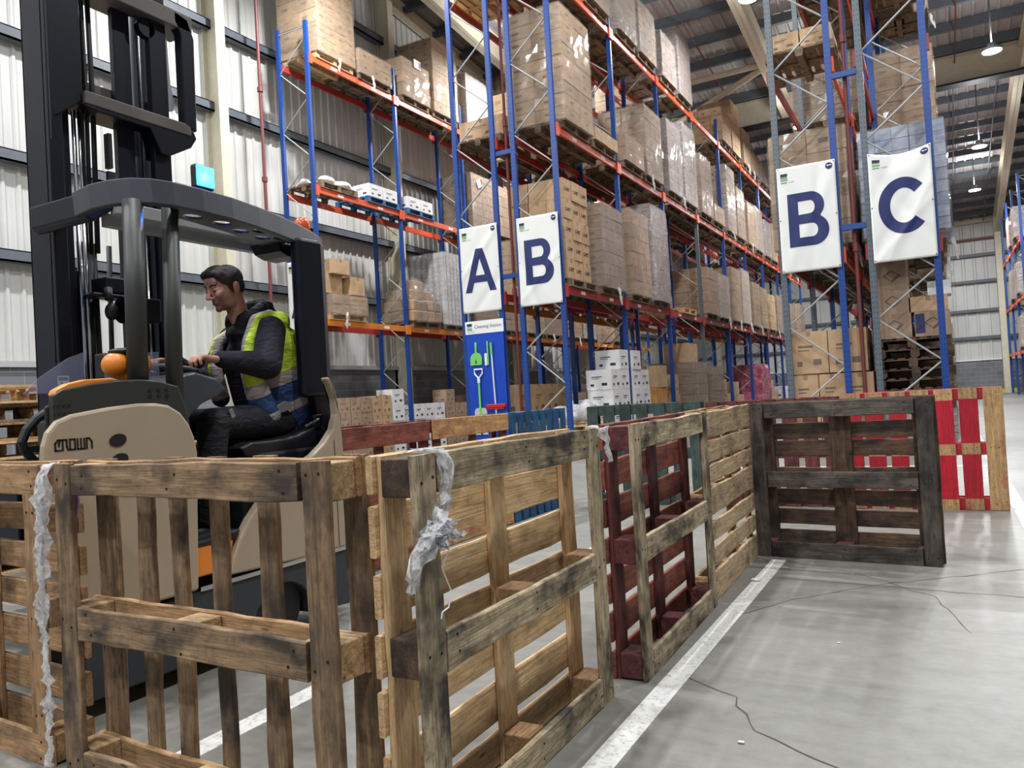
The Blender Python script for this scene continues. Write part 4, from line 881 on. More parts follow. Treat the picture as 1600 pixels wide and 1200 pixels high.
def hand(w, side, tipz):
    """palm down on the wheel rim: knuckles forward (-Y), fingers bent down; side=+1 thumb towards -X (left hand)"""
    w = Vector(w); k = w + Vector((0, -.085, .012))
    for t in (-.026, -.009, .009, .026): body.chain([tuple(w + Vector((t * .6, -.01, 0))), tuple(k + Vector((t, 0, -.002 * abs(t) * 100)))], [.019, .0145], n=10)
    for i, (t, L) in enumerate(((-.031, .9), (-.0105, 1.06), (.0105, 1.0), (.031, .8))):
        a = k + Vector((t, 0, 0)); b = a + Vector((t * .1, -.036 * L, -.004)); c = b + Vector((0, -.016 * L, -.022 * L)); d = c + Vector((0, .004, -.02 * L))
        body.chain([tuple(a), tuple(b), tuple(c), tuple(d)], [.0108, .0094, .0086, .0072], step=.5, n=10)
    a = w + Vector((-side * .028, -.025, -.006)); b = a + Vector((-side * .018, -.03, -.012)); c = b + Vector((side * .004, -.028, -.01))
    body.chain([tuple(a), tuple(b), tuple(c)], [.013, .0105, .0085], step=.5, n=10)
hand((-3.15, 2.715, 1.405), 1, 0); hand((-3.395, 2.66, 1.405), -1, 0)
for x in (-3.18, -3.43): body.chain([(x - .02 if x < -3.3 else x, 3.2, 1.06), (x + .02, 2.68, 1.08), (x + .01, 2.66, .6)], [.075, .055, .04])
def soft2(name, mb, mat, vox, it, parent=None, loc=None, label=None):
    mb.v = [tuple(Vector(p) - PO) for p in mb.v]; me = mb.mesh(name, mat); o = link(bpy.data.objects.new(name, me))
    if parent: o.parent = parent
    m = o.modifiers.new('remesh', 'REMESH'); m.mode = 'VOXEL'; m.voxel_size = vox; m.use_smooth_shade = True
    if it: o.modifiers.new('smooth', 'SMOOTH').iterations = it
    if label: o['label'] = label
    return o
per = soft2('person', body, sk.mat, .0042, 3); per.location = PO
tag(per, 'man in hi-vis vest over navy hoodie sitting in the truck, looking down', 'person')
hm = NT('dark_brown_hair'); v = hm.obj((40, 12, 12), rnd=False); hm.base(hm.ramp(hm.noise(v, 4, 3), [(.3, C(18, 14, 13)), (.7, C(48, 38, 33))])); hm.P(Roughness=.7); hm.bump(hm.noise(v, 6, 3), .6, .004)
ha = MB()
def hh(c, r, n=16, m=10): ha.ball(tuple(H(*c)), r, n, m, rot=Rh)
hh((0, .026, .042), (.079, .088, .078), 20, 14); hh((0, -.03, .088), (.066, .06, .04)); hh((.01, -.076, .088), (.052, .028, .024)); hh((-.02, -.072, .085), (.04, .03, .026)); hh((0, .05, .0), (.066, .062, .06))
for s in (-1, 1): hh((s * .06, -.028, .05), (.017, .04, .032)); hh((s * .056, -.045, .072), (.02, .035, .026)); hh((s * .068, -.014, .02), (.009, .022, .034)); hh((s * .07, -.01, -.008), (.006, .01, .026)); hh((s * .07, .035, .008), (.012, .032, .04))
soft2('hair', ha, hm.mat, .006, 3, per)
for s in (-1, 1):
    soft_ = MB().tube([tuple(H(s * .012, -.1, .024)), tuple(H(s * .03, -.098, .031)), tuple(H(s * .047, -.083, .026))], [.004, .0048, .003], 6)
    obj('eyebrow', soft_, hm.mat, per, off=PO, smooth=True)
    obj('mouth_line', MB().tube([tuple(H(s * .001, -.0955, -.0665)), tuple(H(s * .012, -.094, -.0665)), tuple(H(s * .023, -.087, -.068))], [.0016, .0014, .001], 6), plain('lip_shadow', C(96, 52, 48), .6), per, off=PO, smooth=True)
    obj('eyelash', MB().tube([tuple(H(s * .018, -.0945, .001)), tuple(H(s * .03, -.0965, -.003)), tuple(H(s * .043, -.088, .001))], [.0016, .0028, .0016], 6), hm.mat, per, off=PO, smooth=True)
def cloth(name, c, rough=.85, s=14):
    t = NT(name); v = t.obj((1, 1, 2.2), rnd=False); n = t.noise(v, s, 4, .6, 1.2); t.base(t.mix(.5, c, t.ramp(n, [(.3, tuple(x * .6 for x in c[:3]) + (1,)), (.7, tuple(min(1, x * 1.3) for x in c[:3]) + (1,))])))
    t.P(Roughness=rough); t.bump(t.noise(v, s * .7, 3, .5, 1.5), .8, .02); return t
hd = MB()
hd.ball((-3.3, 3.14, 1.5), (.19, .13, .12), 18, 12); hd.chain([(-3.3, 3.13, 1.42), (-3.3, 3.17, 1.25), (-3.3, 3.22, 1.08)], [.145, .15, .155], n=18, m=12)
hd.chain([(-3.135, 3.07, 1.565), LE, LW], [.082, .078, .044], n=14); hd.chain([(-3.48, 3.12, 1.55), RE, RW], [.078, .062, .042], n=14)
hd.chain([(-3.2, 3.15, 1.6), (-3.4, 3.15, 1.6)], [.06, .06]); hd.ball((-3.3, 3.03, 1.56), (.1, .09, .07)); hd.ball((-3.3, 3.0, 1.42), (.1, .06, .12))
for i in range(14):
    a = math.radians(-60 + 300 * i / 13); hd.ball((-3.3 + .082 * math.cos(a), 3.065 + .085 * math.sin(a), 1.66 + .05 * math.sin(a)), (.036, .036, .055))
hd.ball((-3.3, 3.19, 1.66), (.09, .05, .08)); hd.ball((-3.27, 3.17, 1.715), (.06, .035, .04))
soft2('hoodie', hd, cloth('navy_hoodie', C(13, 14, 24)).mat, .009, 3, per, label='dark navy hooded sweatshirt')
# hi vis vest: yellow above, blue below, two grey reflective bands
vt = cloth('hi_vis_vest', C(200, 226, 60), .7); t = vt; co = t.n('ShaderNodeTexCoord').outputs['Object']; sp = t.n('ShaderNodeSeparateXYZ', {0: co})
wv = t.math('ADD', sp.outputs[2], t.math('MULTIPLY', sp.outputs[1], -.36))
def band(lo, hi): return t.math('MULTIPLY', t.math('GREATER_THAN', wv, lo), t.math('LESS_THAN', wv, hi))
z0 = PO.z
old = t.b.inputs['Base Color'].links[0].from_socket
cc = t.mix(t.math('LESS_THAN', wv, 1.30 - z0), old, C(38, 66, 112))
xx = t.math('ABSOLUTE', t.math('SUBTRACT', t.math('ABSOLUTE', sp.outputs[0]), .115))
vs_ = t.math('MULTIPLY', t.math('LESS_THAN', xx, .02), t.math('GREATER_THAN', wv, 1.33 - z0))
bd = t.math('MAXIMUM', t.math('MAXIMUM', band(1.262 - z0, 1.335 - z0), band(1.10 - z0, 1.155 - z0)), vs_)
cc = t.mix(bd, cc, C(168, 158, 156)); t.base(cc)
ve = MB(); ve.ball((-3.285, 3.2, 1.49), (.21, .18, .135), 20, 14); ve.chain([(-3.28, 3.21, 1.42), (-3.28, 3.23, 1.25), (-3.28, 3.24, 1.1)], [.195, .19, .185], n=20, m=12)
ve.chain([(-3.17, 3.17, 1.62), (-3.42, 3.17, 1.61)], [.062, .062])
ve.chain([(-3.19, 3.12, 1.655), (-3.185, 3.02, 1.62), (-3.175, 2.95, 1.5), (-3.165, 2.925, 1.36), (-3.15, 2.97, 1.24), (-3.15, 3.03, 1.12)], [.035, .038, .036, .042, .065, .075]); ve.chain([(-3.43, 3.1, 1.6), (-3.44, 2.98, 1.52), (-3.44, 2.95, 1.38), (-3.44, 2.98, 1.22)], [.03, .035, .04, .05])
vo = soft2('hi_vis_vest', ve, vt.mat, .009, 4, per, label='yellow and blue hi-vis vest with two grey reflective bands')
# open front: hoodie panel shows between the vest edges
soft2('hoodie_front', MB().chain([(-3.31, 3.03, 1.52), (-3.31, 2.985, 1.38), (-3.31, 3.03, 1.2), (-3.3, 3.08, 1.08)], [.07, .068, .065, .06]), cloth('navy_hoodie_front', C(12, 13, 22)).mat, .01, 3, per)
tr_ = MB(); tr_.ball((-3.3, 3.2, 1.07), (.17, .14, .1), 18, 12)
tr_.chain([(-3.2, 3.2, 1.07), (-3.17, 2.94, 1.085), (-3.155, 2.68, 1.09), (-3.16, 2.66, .85), (-3.16, 2.65, .62)], [.098, .092, .078, .07, .062], n=16); tr_.chain([(-3.4, 3.2, 1.07), (-3.42, 2.94, 1.08), (-3.43, 2.69, 1.09), (-3.43, 2.67, .85), (-3.43, 2.66, .62)], [.095, .09, .078, .07, .062], n=16)
soft2('trousers', tr_, cloth('black_work_trousers', C(24, 26, 33), .8).mat, .01, 3, per, label='black work trousers')
obj('pocket_flap', MB().prism([(3.0, 1.145), (3.1, 1.185), (3.17, 1.165), (3.1, 1.125), (3.03, 1.115)], 0, -3.095, -3.085), plain('grey_cloth', C(120, 122, 126), .8), per, .004, off=PO, recalc=True)
obj('knee_tab', MB().prism([(2.72, 1.15), (2.74, 1.16), (2.76, 1.12), (2.735, 1.1)], 0, -3.09, -3.083), plain('grey_tab', C(130, 130, 132), .6), per, .003, off=PO, recalc=True)
for x in (-3.16, -3.43):
    bt = MB().chain([(x, 2.68, .6), (x, 2.68, .55), (x, 2.56, .54), (x, 2.48, .53)], [.055, .052, .046, .038], n=12); soft2('boot', bt, M_BLK, .01, 2, per)
# ---------------------------------------------------------------- banners on the rack ends
NAVY = plain('banner_navy', C(20, 34, 92), .6); LGREEN = plain('logo_green', C(110, 176, 96), .6); GREYT = plain('grey_print', C(150, 156, 170), .6)
BANM = plain('white_vinyl_banner', C(226, 226, 222), .42)
def arcp(cx, cy, rx, ry, a0, a1, n=18): return [(cx + rx * math.cos(math.radians(a0 + (a1 - a0) * i / n)), cy + ry * math.sin(math.radians(a0 + (a1 - a0) * i / n))) for i in range(n + 1)]
def glyph(c):
    if c == 'A': return [[(0, 0), (.2, 0), (.28, .22), (.68, .22), (.76, 0), (.96, 0), (.59, 1), (.37, 1)], [(.34, .385), (.62, .385), (.48, .77)]]
    if c == 'B':
        o = [(0, 0)] + [(.5, 0)] + arcp(.5, .28, .3, .28, -85, 60)[0:] + arcp(.46, .74, .27, .26, -45, 88) + [(0, 1)]
        return [o, [(.21, .165)] + arcp(.47, .29, .11, .125, -88, 88) + [(.21, .415)], [(.21, .59)] + arcp(.45, .72, .09, .12, -88, 88) + [(.21, .84)]]
    if c == 'C':
        return [arcp(.48, .5, .48, .5, 42, 318, 30) + arcp(.48, .5, .26, .31, 318, 42, 30)]
def banner(letter, x0, x1, zb, zt, y, label, sag=0, seed=1):
    rg = random.Random(seed); w, h = x1 - x0, zt - zb; K = [(rg.uniform(0, w), rg.uniform(0, h), rg.uniform(.08, .2), rg.uniform(-.012, .012), rg.uniform(-1, 1)) for _ in range(7)]
    r = empty('banner', (x0, y, zb), label=label, cat='banner')
    def disp(x, z):
        d = 0
        for cx, cz, s, a, q in K: u = (x - cx) + q * (z - cz); d += a * math.exp(-(u / (s * .5)) ** 2)
        if sag: d += .03 * math.exp(-((x - w * .55) / .22) ** 2) * max(0, (z / h - .8) / .2)
        return d
    def topz(x, z):
        if not sag: return z
        s_ = math.sin(math.pi * min(1, max(0, x / w))) * sag * max(0, (z / h - .86) / .14); return z - s_
    nx, nz = 26, 48; mb = MB()
    for j in range(nz + 1):
        for i in range(nx + 1): x, z = w * i / nx, h * j / nz; mb.v.append((x, disp(x, z), topz(x, z)))
    for j in range(nz):
        for i in range(nx): a = j * (nx + 1) + i; mb.f.append((a, a + 1, a + nx + 2, a + nx + 1)); mb.m.append(0)
    o = obj('cloth', mb, BANM, r, smooth=True); s = o.modifiers.new('thick', 'SOLIDIFY'); s.thickness = .0015; s.offset = 1
    def lay(name, loops, mat, x, z, sx, sz, off=.004, maxlen=.03, parent=r):
        me = flat(name, [[(px * sx, py * sz) for px, py in L] for L in loops], .0004)
        me = warp(me, lambda c: Vector((x + c.x, disp(x + c.x, z + c.y) - off - c.z, topz(x + c.x, z + c.y))), maxlen); return meshobj(name, me, mat, parent)
    lw = .56 * w / .8
    lay('letter', glyph(letter), NAVY, w / 2 - {'A': .48, 'B': .4, 'C': .44}[letter] * .68 * w / .8, h * .235, .68 * w / .8, h * .505)
    sq = [(0, 0), (1, 0), (1, 1), (0, 1)]
    lay('logo_navy', [sq], plain('logo_dark', C(28, 34, 66), .6), .055, h - .135, .1, .042, maxlen=.06); lay('logo_green', [sq], LGREEN, .055, h - .20, .1, .032, maxlen=.06)
    def txt(t, x, z, size, mat, bold=0):
        me = textmesh(t, size, .0003, bold=bold); me = warp(me, lambda c: Vector((x + c.x, disp(x + c.x, z + c.y) - .004, z + c.y))); return meshobj('small_print', me, mat, r)
    txt('BUNZL', .056, h - .16, .03, INK, .0008); txt('catering', .055, h - .235, .027, NAVY, .0006); txt('supplies', .165, h - .235, .027, GREYT)
    lay('round_badge', [arcp(.5, .5, .5, .5, 0, 345, 23)], NAVY, w - .135, h - .135, .1, .1, maxlen=.06)
    lay('badge_arrow', [[(0, .5), (.35, .85), (.35, .65), (1, .65), (1, .35), (.35, .35), (.35, .15)]], WHITE, w - .12, h - .097, .07, .04, .006, maxlen=.05)
    for (ex, ez) in ((.02, .03), (w - .02, .03), (.02, h * .5), (w - .02, h * .5), (w - .02, h - .02), (.02, h - .02)):
        obj('eyelet', MB().tube([(ex, disp(ex, ez) - .006, topz(ex, ez)), (ex, disp(ex, ez) + .004, topz(ex, ez))], .009, 10), INK, r)
    return r
banner('A', -7.70, -6.89, 2.75, 4.33, 12.37, 'white hanging banner with a large navy letter A', seed=1)
banner('B', -6.49, -5.67, 2.75, 4.33, 12.37, 'white hanging banner with a large navy letter B, beside the A banner', seed=2)
banner('B', -2.01, -1.18, 2.78, 4.375, 12.42, 'white hanging banner with a large navy letter B, beside the C banner', seed=3)
banner('C', -.745, .065, 2.77, 4.355, 12.42, 'white hanging banner with a large navy letter C and sagging top', sag=.07, seed=4)
banner('A', -12.24, -11.46, 2.75, 4.33, 12.55, 'white banner with a letter A partly hidden behind the truck seat', seed=5)
# ---------------------------------------------------------------- cleaning station
cs = empty('cleaning_station_board', (-7.67, 12.36, 0), label='blue Cleaning Station board mounted on the A rack end', cat='notice board')
BLB = plain('board_blue', C(16, 66, 176), .35)
obj('blue_panel', MB().box(.0, .79, .0, .012, .35, 2.36), BLB, cs, .003)
obj('header', MB().box(-.01, .80, -.004, .01, 2.355, 2.59), WHITE, cs, .002)
def flatxz(name, loops, mat, x, z, off, parent, ext=.002):
    me = flat(name, loops, ext); me = warp(me, lambda c: Vector((x + c.x, -off - c.z, z + c.y))); return meshobj(name, me, mat, parent)
flatxz('logo_navy', [[(0, 0), (.11, 0), (.11, .05), (0, .05)]], plain('logo_dark2', C(28, 34, 66), .6), .03, 2.50, .006, cs, .0005); flatxz('logo_green', [[(0, 0), (.11, 0), (.11, .04), (0, .04)]], LGREEN, .03, 2.425, .006, cs, .0005)
for t_, x, z, s_, m_ in (('Cleaning Station', .185, 2.455, .088, GREYT), ('BUNZL', .032, 2.472, .03, INK), ('catering supplies', .03, 2.39, .026, GREYT)):
    me = textmesh(t_, s_, .0003); me = warp(me, lambda c: Vector((x + c.x, -.0055, z + c.y))); meshobj('small_print', me, m_, cs)
TG = plain('tool_green', C(120, 200, 96), .45); TW = plain('tool_white', C(226, 228, 230), .45); TR_ = plain('tool_red', C(176, 28, 44), .5); TGR = plain('tool_grey', C(190, 190, 186), .5)
def tool(name, label, x, z):
    return empty(name, (-7.67 + x, 12.343, z), label=label, cat='cleaning tool')
t = tool('dustpan', 'green dustpan hanging at the upper left of the blue board', .2, 1.78)
flatxz('pan', [[(-.12, 0), (.12, 0), (.12, .1)] + arcp(0, .1, .12, .13, 10, 170, 10) + [(-.12, .1)]], TG, 0, 0, 0, t, .015); flatxz('handle', [[(-.018, .2), (.018, .2), (.014, .42), (-.014, .42)]], TG, 0, 0, 0, t, .01)
flatxz('dust_hole', [[(-.02, .03), (.02, .03), (.0, .12)]], INK, 0, 0, .017, t, .001)
t = tool('hand_brush', 'green and white hand brush hanging beside the dustpan', .46, 1.74)
obj('handle', MB().box(-.018, .012, -.02, .0, .03, .46), TG, t, .006); obj('bristles', MB().box(-.07, -.02, -.025, .0, .02, .24), TW, t, .004)
t = tool('shovel', 'green handled shovel with white D grip and pale blade on the blue board', .24, .5)
flatxz('blade', [[(-.13, 0), (.13, 0), (.13, .42)] + arcp(.06, .42, .07, .07, 0, 90, 5) + arcp(-.06, .42, .07, .07, 90, 180, 5)], TGR, 0, 0, 0, t, .008)
obj('shaft', MB().tube([(0, -.02, .3), (0, -.02, 1.02)], .02, 8), TG, t); obj('collar', MB().tube([(0, -.02, .95), (0, -.02, 1.05)], .028, 8), TW, t); obj('grip', MB().tube([(0, -.02, 1.03), (-.08, -.02, 1.12), (-.085, -.02, 1.2), (.085, -.02, 1.2), (.08, -.02, 1.12), (0, -.02, 1.03)], .015, 8), TW, t)
obj('blade_notch', MB().box(-.02, .02, -.012, -.009, .0, .06), INK, t)
t = tool('broom', 'long white broom with red head hung on the right of the blue board', .58, .75)
obj('head', MB().box(-.2, .2, -.06, .0, .23, .3).box(-.17, .17, -.05, -.005, .2, .23), TR_, t, .012); obj('shaft', MB().tube([(0, -.03, .0), (-.04, -.03, 1.38)], .013, 8), TW, t); obj('grip', MB().tube([(-.035, -.03, 1.2), (-.04, -.03, 1.42)], .02, 8), TG, t)
# ---------------------------------------------------------------- single cartons and stacks on the floor
CTN = {}
def carton(x, y, z, dx, dy, dz, mat, label, group, prnt=True, rz=0, name='carton', cat='carton'):
    key = (round(dx, 2), round(dy, 2), round(dz, 2), mat.name, prnt)
    if key not in CTN:
        mb = MB().box(-dx / 2, dx / 2, -dy / 2, dy / 2, 0, dz, 0); e = .0012
        mb.box(-.03, .03, -dy / 2 - e, dy / 2 + e, dz - .001, dz + e, 1); mb.box(-.03, .03, -dy / 2 - e, -dy / 2, dz - .07, dz, 1); mb.box(dx / 2, dx / 2 + e, -.03, .03, dz - .07, dz, 1)
        if prnt:
            for (a, b, c_, d) in ((-.3, .12, .62, .67), (-.3, .02, .54, .57), (.1, .32, .2, .34), (-.34, -.2, .18, .3)):
                mb.box(dx / 2, dx / 2 + e, a * dy, b * dy, c_ * dz, d * dz, 2); mb.box(a * dx, b * dx, -dy / 2 - e, -dy / 2, c_ * dz, d * dz, 2)
        CTN[key] = mb.mesh(name, [mat, TAPE if mat is not CBW else CBW, INK if mat is CBW else INKL])
    o = link(bpy.data.objects.new(name, CTN[key])); o.location = (x, y, z); o.rotation_euler = (0, 0, rz)
    b = o.modifiers.new('b', 'BEVEL'); b.width = .004; b.segments = 1
    return tag(o, label, cat, group)
LAY = ['bottom', 'second', 'third', 'fourth', 'fifth', 'sixth']
def grid(xf, y0, dx, dy, dz, counts, mat, desc, place, group, z0=0, prnt=True, depth=1, seed=0):
    """front (+X) face at xf; counts[layer] = list of column indices present"""
    rg = random.Random(seed + int(y0 * 10)); OUT = {}
    for l, cols in enumerate(counts):
        for n_, c in enumerate(cols):
            for d in range(depth):
                if d and n_ and l < len(counts) - 1: continue
                OUT[(l, n_, d)] = carton(xf - dx / 2 - d * dx + rg.uniform(-.015, .015), y0 + dy * (c + .5) + rg.uniform(-.008, .008), z0 + l * dz, dx - .016, dy - .024, dz - .004, mat,
                       '%s, %s layer, %s from near end, %s%s' % (desc, LAY[l], ORD[n_], place, '' if depth == 1 else ', %s row' % ('front', 'second', 'back')[d]), group, prnt, rz=rg.uniform(-.01, .01))
    return OUT
# left B rack, floor level
KEEP = {}
grid(-5.62, 14.34, .55, .52, .4, [[0, 1], [0, 1], [0, 1], [0, 1], [1]], CBW, 'white carton', 'left B rack floor, first bay', 'white cartons on the floor of the left B rack')
grid(-5.62, 15.56, .55, .53, .4, [[0, 1, 2], [0, 1, 2], [0, 1], [0, 1], [0]], CBW, 'white carton', 'left B rack floor, second bay', 'white cartons on the floor of the left B rack')
grid(-5.7, 17.2, .5, .3, .4, [[0, 1, 2, 3], [0, 1, 2, 3], [0, 1, 2]], CBO, 'orange brown carton', 'left B rack floor', 'orange brown cartons', prnt=False)
carton(-5.95, 17.7, 1.2, .5, .8, .5, CB, 'large brown carton on top of the orange brown cartons', None, False)
grid(-5.7, 18.65, .4, .42, .5, [[0, 1], [0], [0]], CB, 'plain brown carton', 'beside the tall wrapped floor load', 'brown cartons beside the tall floor load')
load(-6.1, 20.4, .003, 1.8, 'dull', 'tall dull wrapped load standing on the floor, left B rack, third bay', wy=1.5)
carton(-6.0, 20.4, 1.81, .6, 1.0, .5, CB, 'large brown carton on top of the tall wrapped floor load', None, False)
load(-6.1, 22.35, .003, 1.7, 'dull', 'wrapped dull load on the floor, left B rack, fourth bay', wy=1.2)
grid(-5.7, 23.2, .45, .38, .45, [[0, 1, 2], [0, 1, 2], [0, 1]], CB, 'brown carton', 'left B rack floor, fourth bay', 'brown cartons in the fourth bay')
grid(-5.7, 24.9, .5, .7, .42, [[0, 1, 2], [0, 1], [0]], CB2, 'large dull carton', 'left B rack floor, fifth bay', 'dull cartons in the fifth bay', prnt=False)
PINKF = wrapmat('pink_printed_film', .9, C(196, 92, 120))
r = empty('pink_bagged_load', (-6.1, 29.1, .003), label='load of pink printed bags in film on the floor of the left B rack', cat='pallet load')
o = link(bpy.data.objects.new('pallet', PAL_M['tan'])); o.parent = r
obj('bags', shell_mb(1.1, 1.5, 1.7, random.Random(4), .05), [plain('pink_bag_plastic', C(186, 108, 126), .35, 0, .3)], r, loc=(0, 0, .14)); obj('stretch_wrap', shell_mb(1.2, 1.6, 1.75, random.Random(5), .05), PINKF, r, loc=(0, 0, .1))
grid(-5.7, 31.0, .5, .5, .42, [[0, 1, 2], [0, 1, 2], [0]], CB, 'brown carton', 'left B rack floor, seventh bay', 'brown cartons in the seventh bay')
grid(-5.75, 33.9, .6, .7, .5, [[0, 1, 2], [0, 1]], CBW, 'white carton', 'left B rack floor, far end', 'white cartons at the far end')
# film heap near the end of the left B rack
mb = MB(); rg = random.Random(9)
for _ in range(16): mb.ball((rg.uniform(-.35, .35), rg.uniform(-.5, .5), .66 + rg.uniform(0, .3)), (rg.uniform(.1, .2), rg.uniform(.1, .25), rg.uniform(.07, .16)), 9, 7)
hp = obj('film_heap', mb, WRAPT, loc=(-6.05, 13.65, 0), smooth=True); tag(hp, 'heap of crumpled clear film on pallets at the left B rack end', 'plastic film')
for k in range(4):
    o = link(bpy.data.objects.new('flat_pallet', SM[k % 3])); o.location = (-6.1, 13.72, k * .1463); tag(o, 'wooden pallet under the film heap, %s of four' % names[k].replace('fourth up', 'topmost'), 'pallet', 'pallets under the film heap')
# A rack floor level cartons
grid(-6.95, 12.95, .6, .6, .62, [[0, 1, 2, 3], [0, 1, 2, 3]], CB, 'large brown carton', 'floor of the A rack', 'large brown cartons on the A rack floor', z0=.15)
grid(-6.95, 15.95, .6, .6, .5, [[0, 1, 2, 3], [1, 2]], CBW, 'white carton', 'floor of the A rack', 'white cartons on the A rack floor')
grid(-6.95, 19.1, .6, .7, .5, [[0, 1, 2], [0, 1, 2]], CB2, 'dull brown carton', 'floor of the A rack', 'dull cartons on the A rack floor')
for i, (y, h, st) in enumerate(((22.375, 1.5, 'wrap'), (25.41, 1.7, 'dull'), (26.79, 1.4, 'milky'), (29.8, 1.6, 'wrap'))): load(-7.33, y, .003, h, st, 'wrapped load on the A rack floor, %s from the near end' % ORD[i], group='floor loads of the A rack')
# wall rack floor level
grid(-11.42, 13.05, .4, .37, .34, [[0, 1, 2], [0, 1, 2], [0, 1, 2], [0, 1, 2]], CB2, 'dull printed carton', 'block beside the truck seat', 'dull cartons on the wall rack floor')
grid(-11.42, 14.2, .4, .36, .46, [[0, 1], [0, 1], [0, 1]], CB, 'yellow brown carton', 'wall rack floor', 'yellow brown cartons on the wall rack floor')
grid(-11.42, 14.97, .5, .46, .38, [[0], [0], [0], [0]], CBW, 'white carton', 'wall rack floor, first bay', 'white cartons on the wall rack floor')
grid(-11.42, 15.8, .5, .46, .38, [[0, 1, 2], [0, 1, 2], [0, 1, 2]], CBW, 'white carton', 'wall rack floor, second bay', 'white cartons on the wall rack floor')
grid(-11.42, 17.25, .45, .42, .37, [[0, 1, 2], [0, 1, 2], [0, 1, 2], [0]], CB2, 'brown printed carton', 'wall rack floor, second bay', 'brown cartons beside the white ones')
for i, (y, h, st) in enumerate(((19.54, 1.3, 'wrap'), (22.6, 1.5, 'dull'), (25.65, 1.2, 'wrap'), (28.65, 1.5, 'milky'))): load(-11.87, y, .003, h, st, 'wrapped load on the wall rack floor, %s from the near end' % ORD[i], group='floor loads of the wall rack')
# wall rack beam levels: boxes on the low load, film over empty pallet, white cartons on blue pallets, domed heap
carton(-11.75, 13.15, 3.65, .5, .6, .42, CB, 'open topped brown carton on the low wrapped load of the wall rack', None, False)
carton(-11.6, 13.3, 4.073, .45, .55, .32, CB, 'plain brown carton topmost above the low wrapped load', None, False)
carton(-11.6, 13.85, 3.65, .45, .45, .4, CB, 'taped brown carton right of the open topped one', None, False)
r = empty('film_covered_pallet', (-11.87, 13.4, LV[1] + .003), label='empty pallet covered by a heap of white film on the wall rack', cat='pallet')
o = link(bpy.data.objects.new('pallet', PAL_M['brown'])); o.parent = r
mb = MB(); rg = random.Random(2)
for _ in range(22): mb.ball((rg.uniform(-.42, .42), rg.uniform(-.5, .5), .15 + rg.uniform(0, .1)), (rg.uniform(.1, .2), rg.uniform(.1, .25), rg.uniform(.04, .12)), 9, 7)
o = obj('white_film', mb, plain('white_film_sheet', C(222, 222, 218), .4, 0, .1), r); m = o.modifiers.new('r', 'REMESH'); m.mode = 'VOXEL'; m.voxel_size = .03; m.use_smooth_shade = True
for i, y in enumerate((14.98, 16.5)):
    o = link(bpy.data.objects.new('blue_pallet', PAL_M['blue'])); o.location = (-11.87, y, LV[1] + .003); tag(o, 'dark blue pallet on the wall rack under white cartons, %s one' % ('nearer', 'further')[i], 'pallet', 'dark blue pallets on the wall rack')
    for k, (a, b) in enumerate(((.25, -.28), (.25, .27), (-.25, 0))): carton(-11.87 + a, y + b, LV[1] + .146, .48, .52, .3, CBW, 'white carton, %s of three on the %s dark blue pallet' % (ORD[k], ('nearer', 'further')[i]), 'white cartons on blue pallets')
r = empty('bagged_heap_load', (-11.87, 16.5, LV[0] + .003), label='domed load of brown sacks under clear film on the wall rack', cat='pallet load')
o = link(bpy.data.objects.new('pallet', PAL_M['brown'])); o.parent = r
rg = random.Random(6); k = 0
for lz, (wx, wy, nn) in enumerate(((1.1, 1.3, 4), (1.05, 1.25, 4), (.8, 1.0, 3), (.45, .6, 2))):
    for j in range(nn):
        for i in range(3):
            if lz < 3 and i == 1 and 0 < j < nn - 1: continue
            a = -wx / 2 + wx * (i + .5) / 3; b = -wy / 2 + wy * (j + .5) / nn
            o = obj('sack', MB().box(-wx / 6.2, wx / 6.2, -wy / nn / 2.06, wy / nn / 2.06, 0, .27), CB2 if (i + j) % 2 else CB, r, .03); o.location = (a, b, .145 + lz * .275); o.rotation_euler = (rg.uniform(-.08, .08), rg.uniform(-.08, .08), rg.uniform(-.1, .1))
dome = MB(); nn, mm = 24, 8
for j in range(mm + 1):
    f_ = math.cos(math.pi / 2 * max(0, (j / mm - .35) / .65) * .8)
    for i in range(nn): a = 2 * math.pi * i / nn; ca, sa = math.cos(a), math.sin(a); q = (abs(ca) ** 4 + abs(sa) ** 4) ** -.25; dome.v.append((.62 * q * ca * f_ + rg.uniform(-.015, .015), .68 * q * sa * f_ + rg.uniform(-.015, .015), .12 + 1.2 * j / mm))
for j in range(mm):
    for i in range(nn): dome.f.append((j * nn + i, j * nn + (i + 1) % nn, (j + 1) * nn + (i + 1) % nn, (j + 1) * nn + i)); dome.m.append(0)
obj('film_cover', dome, WRAP, r, smooth=True)
# left B rack small items on beams
carton(-5.85, 18.75, LV[0] + .003, .3, .3, .36, CBO, 'small orange brown carton standing beside the empty pallet', None, False)
o = link(bpy.data.objects.new('empty_pallet', PAL_M['pale'])); o.location = (-6.1, 20.1, LV[0] + .003); tag(o, 'empty pale pallet on the lowest beams of the left B rack', 'pallet')
CP = grid(-5.65, 12.62, .36, .36, .36, [[0, 1, 2], [0, 1, 2], [0, 1, 2], [0, 1, 2], [0, 1, 2]], CB, 'carton marked C-PET', 'left B rack end', 'C-PET cartons', z0=LV[0] + .15, prnt=False, depth=3)
o = link(bpy.data.objects.new('carton_pallet', PAL_M['tan'])); o.location = (-6.1, 13.25, LV[0] + .003); tag(o, 'pallet under the C-PET cartons at the near end of the left B rack', 'pallet')
for l in range(5):
    for c in range(3):
        me = textmesh('C-PET', .085, .0004, bold=.002); meshobj('carton_print', me, INK, CP[(l, c, 0)], loc=(.1755, -.12, .14), rot=(R90, 0, R90))
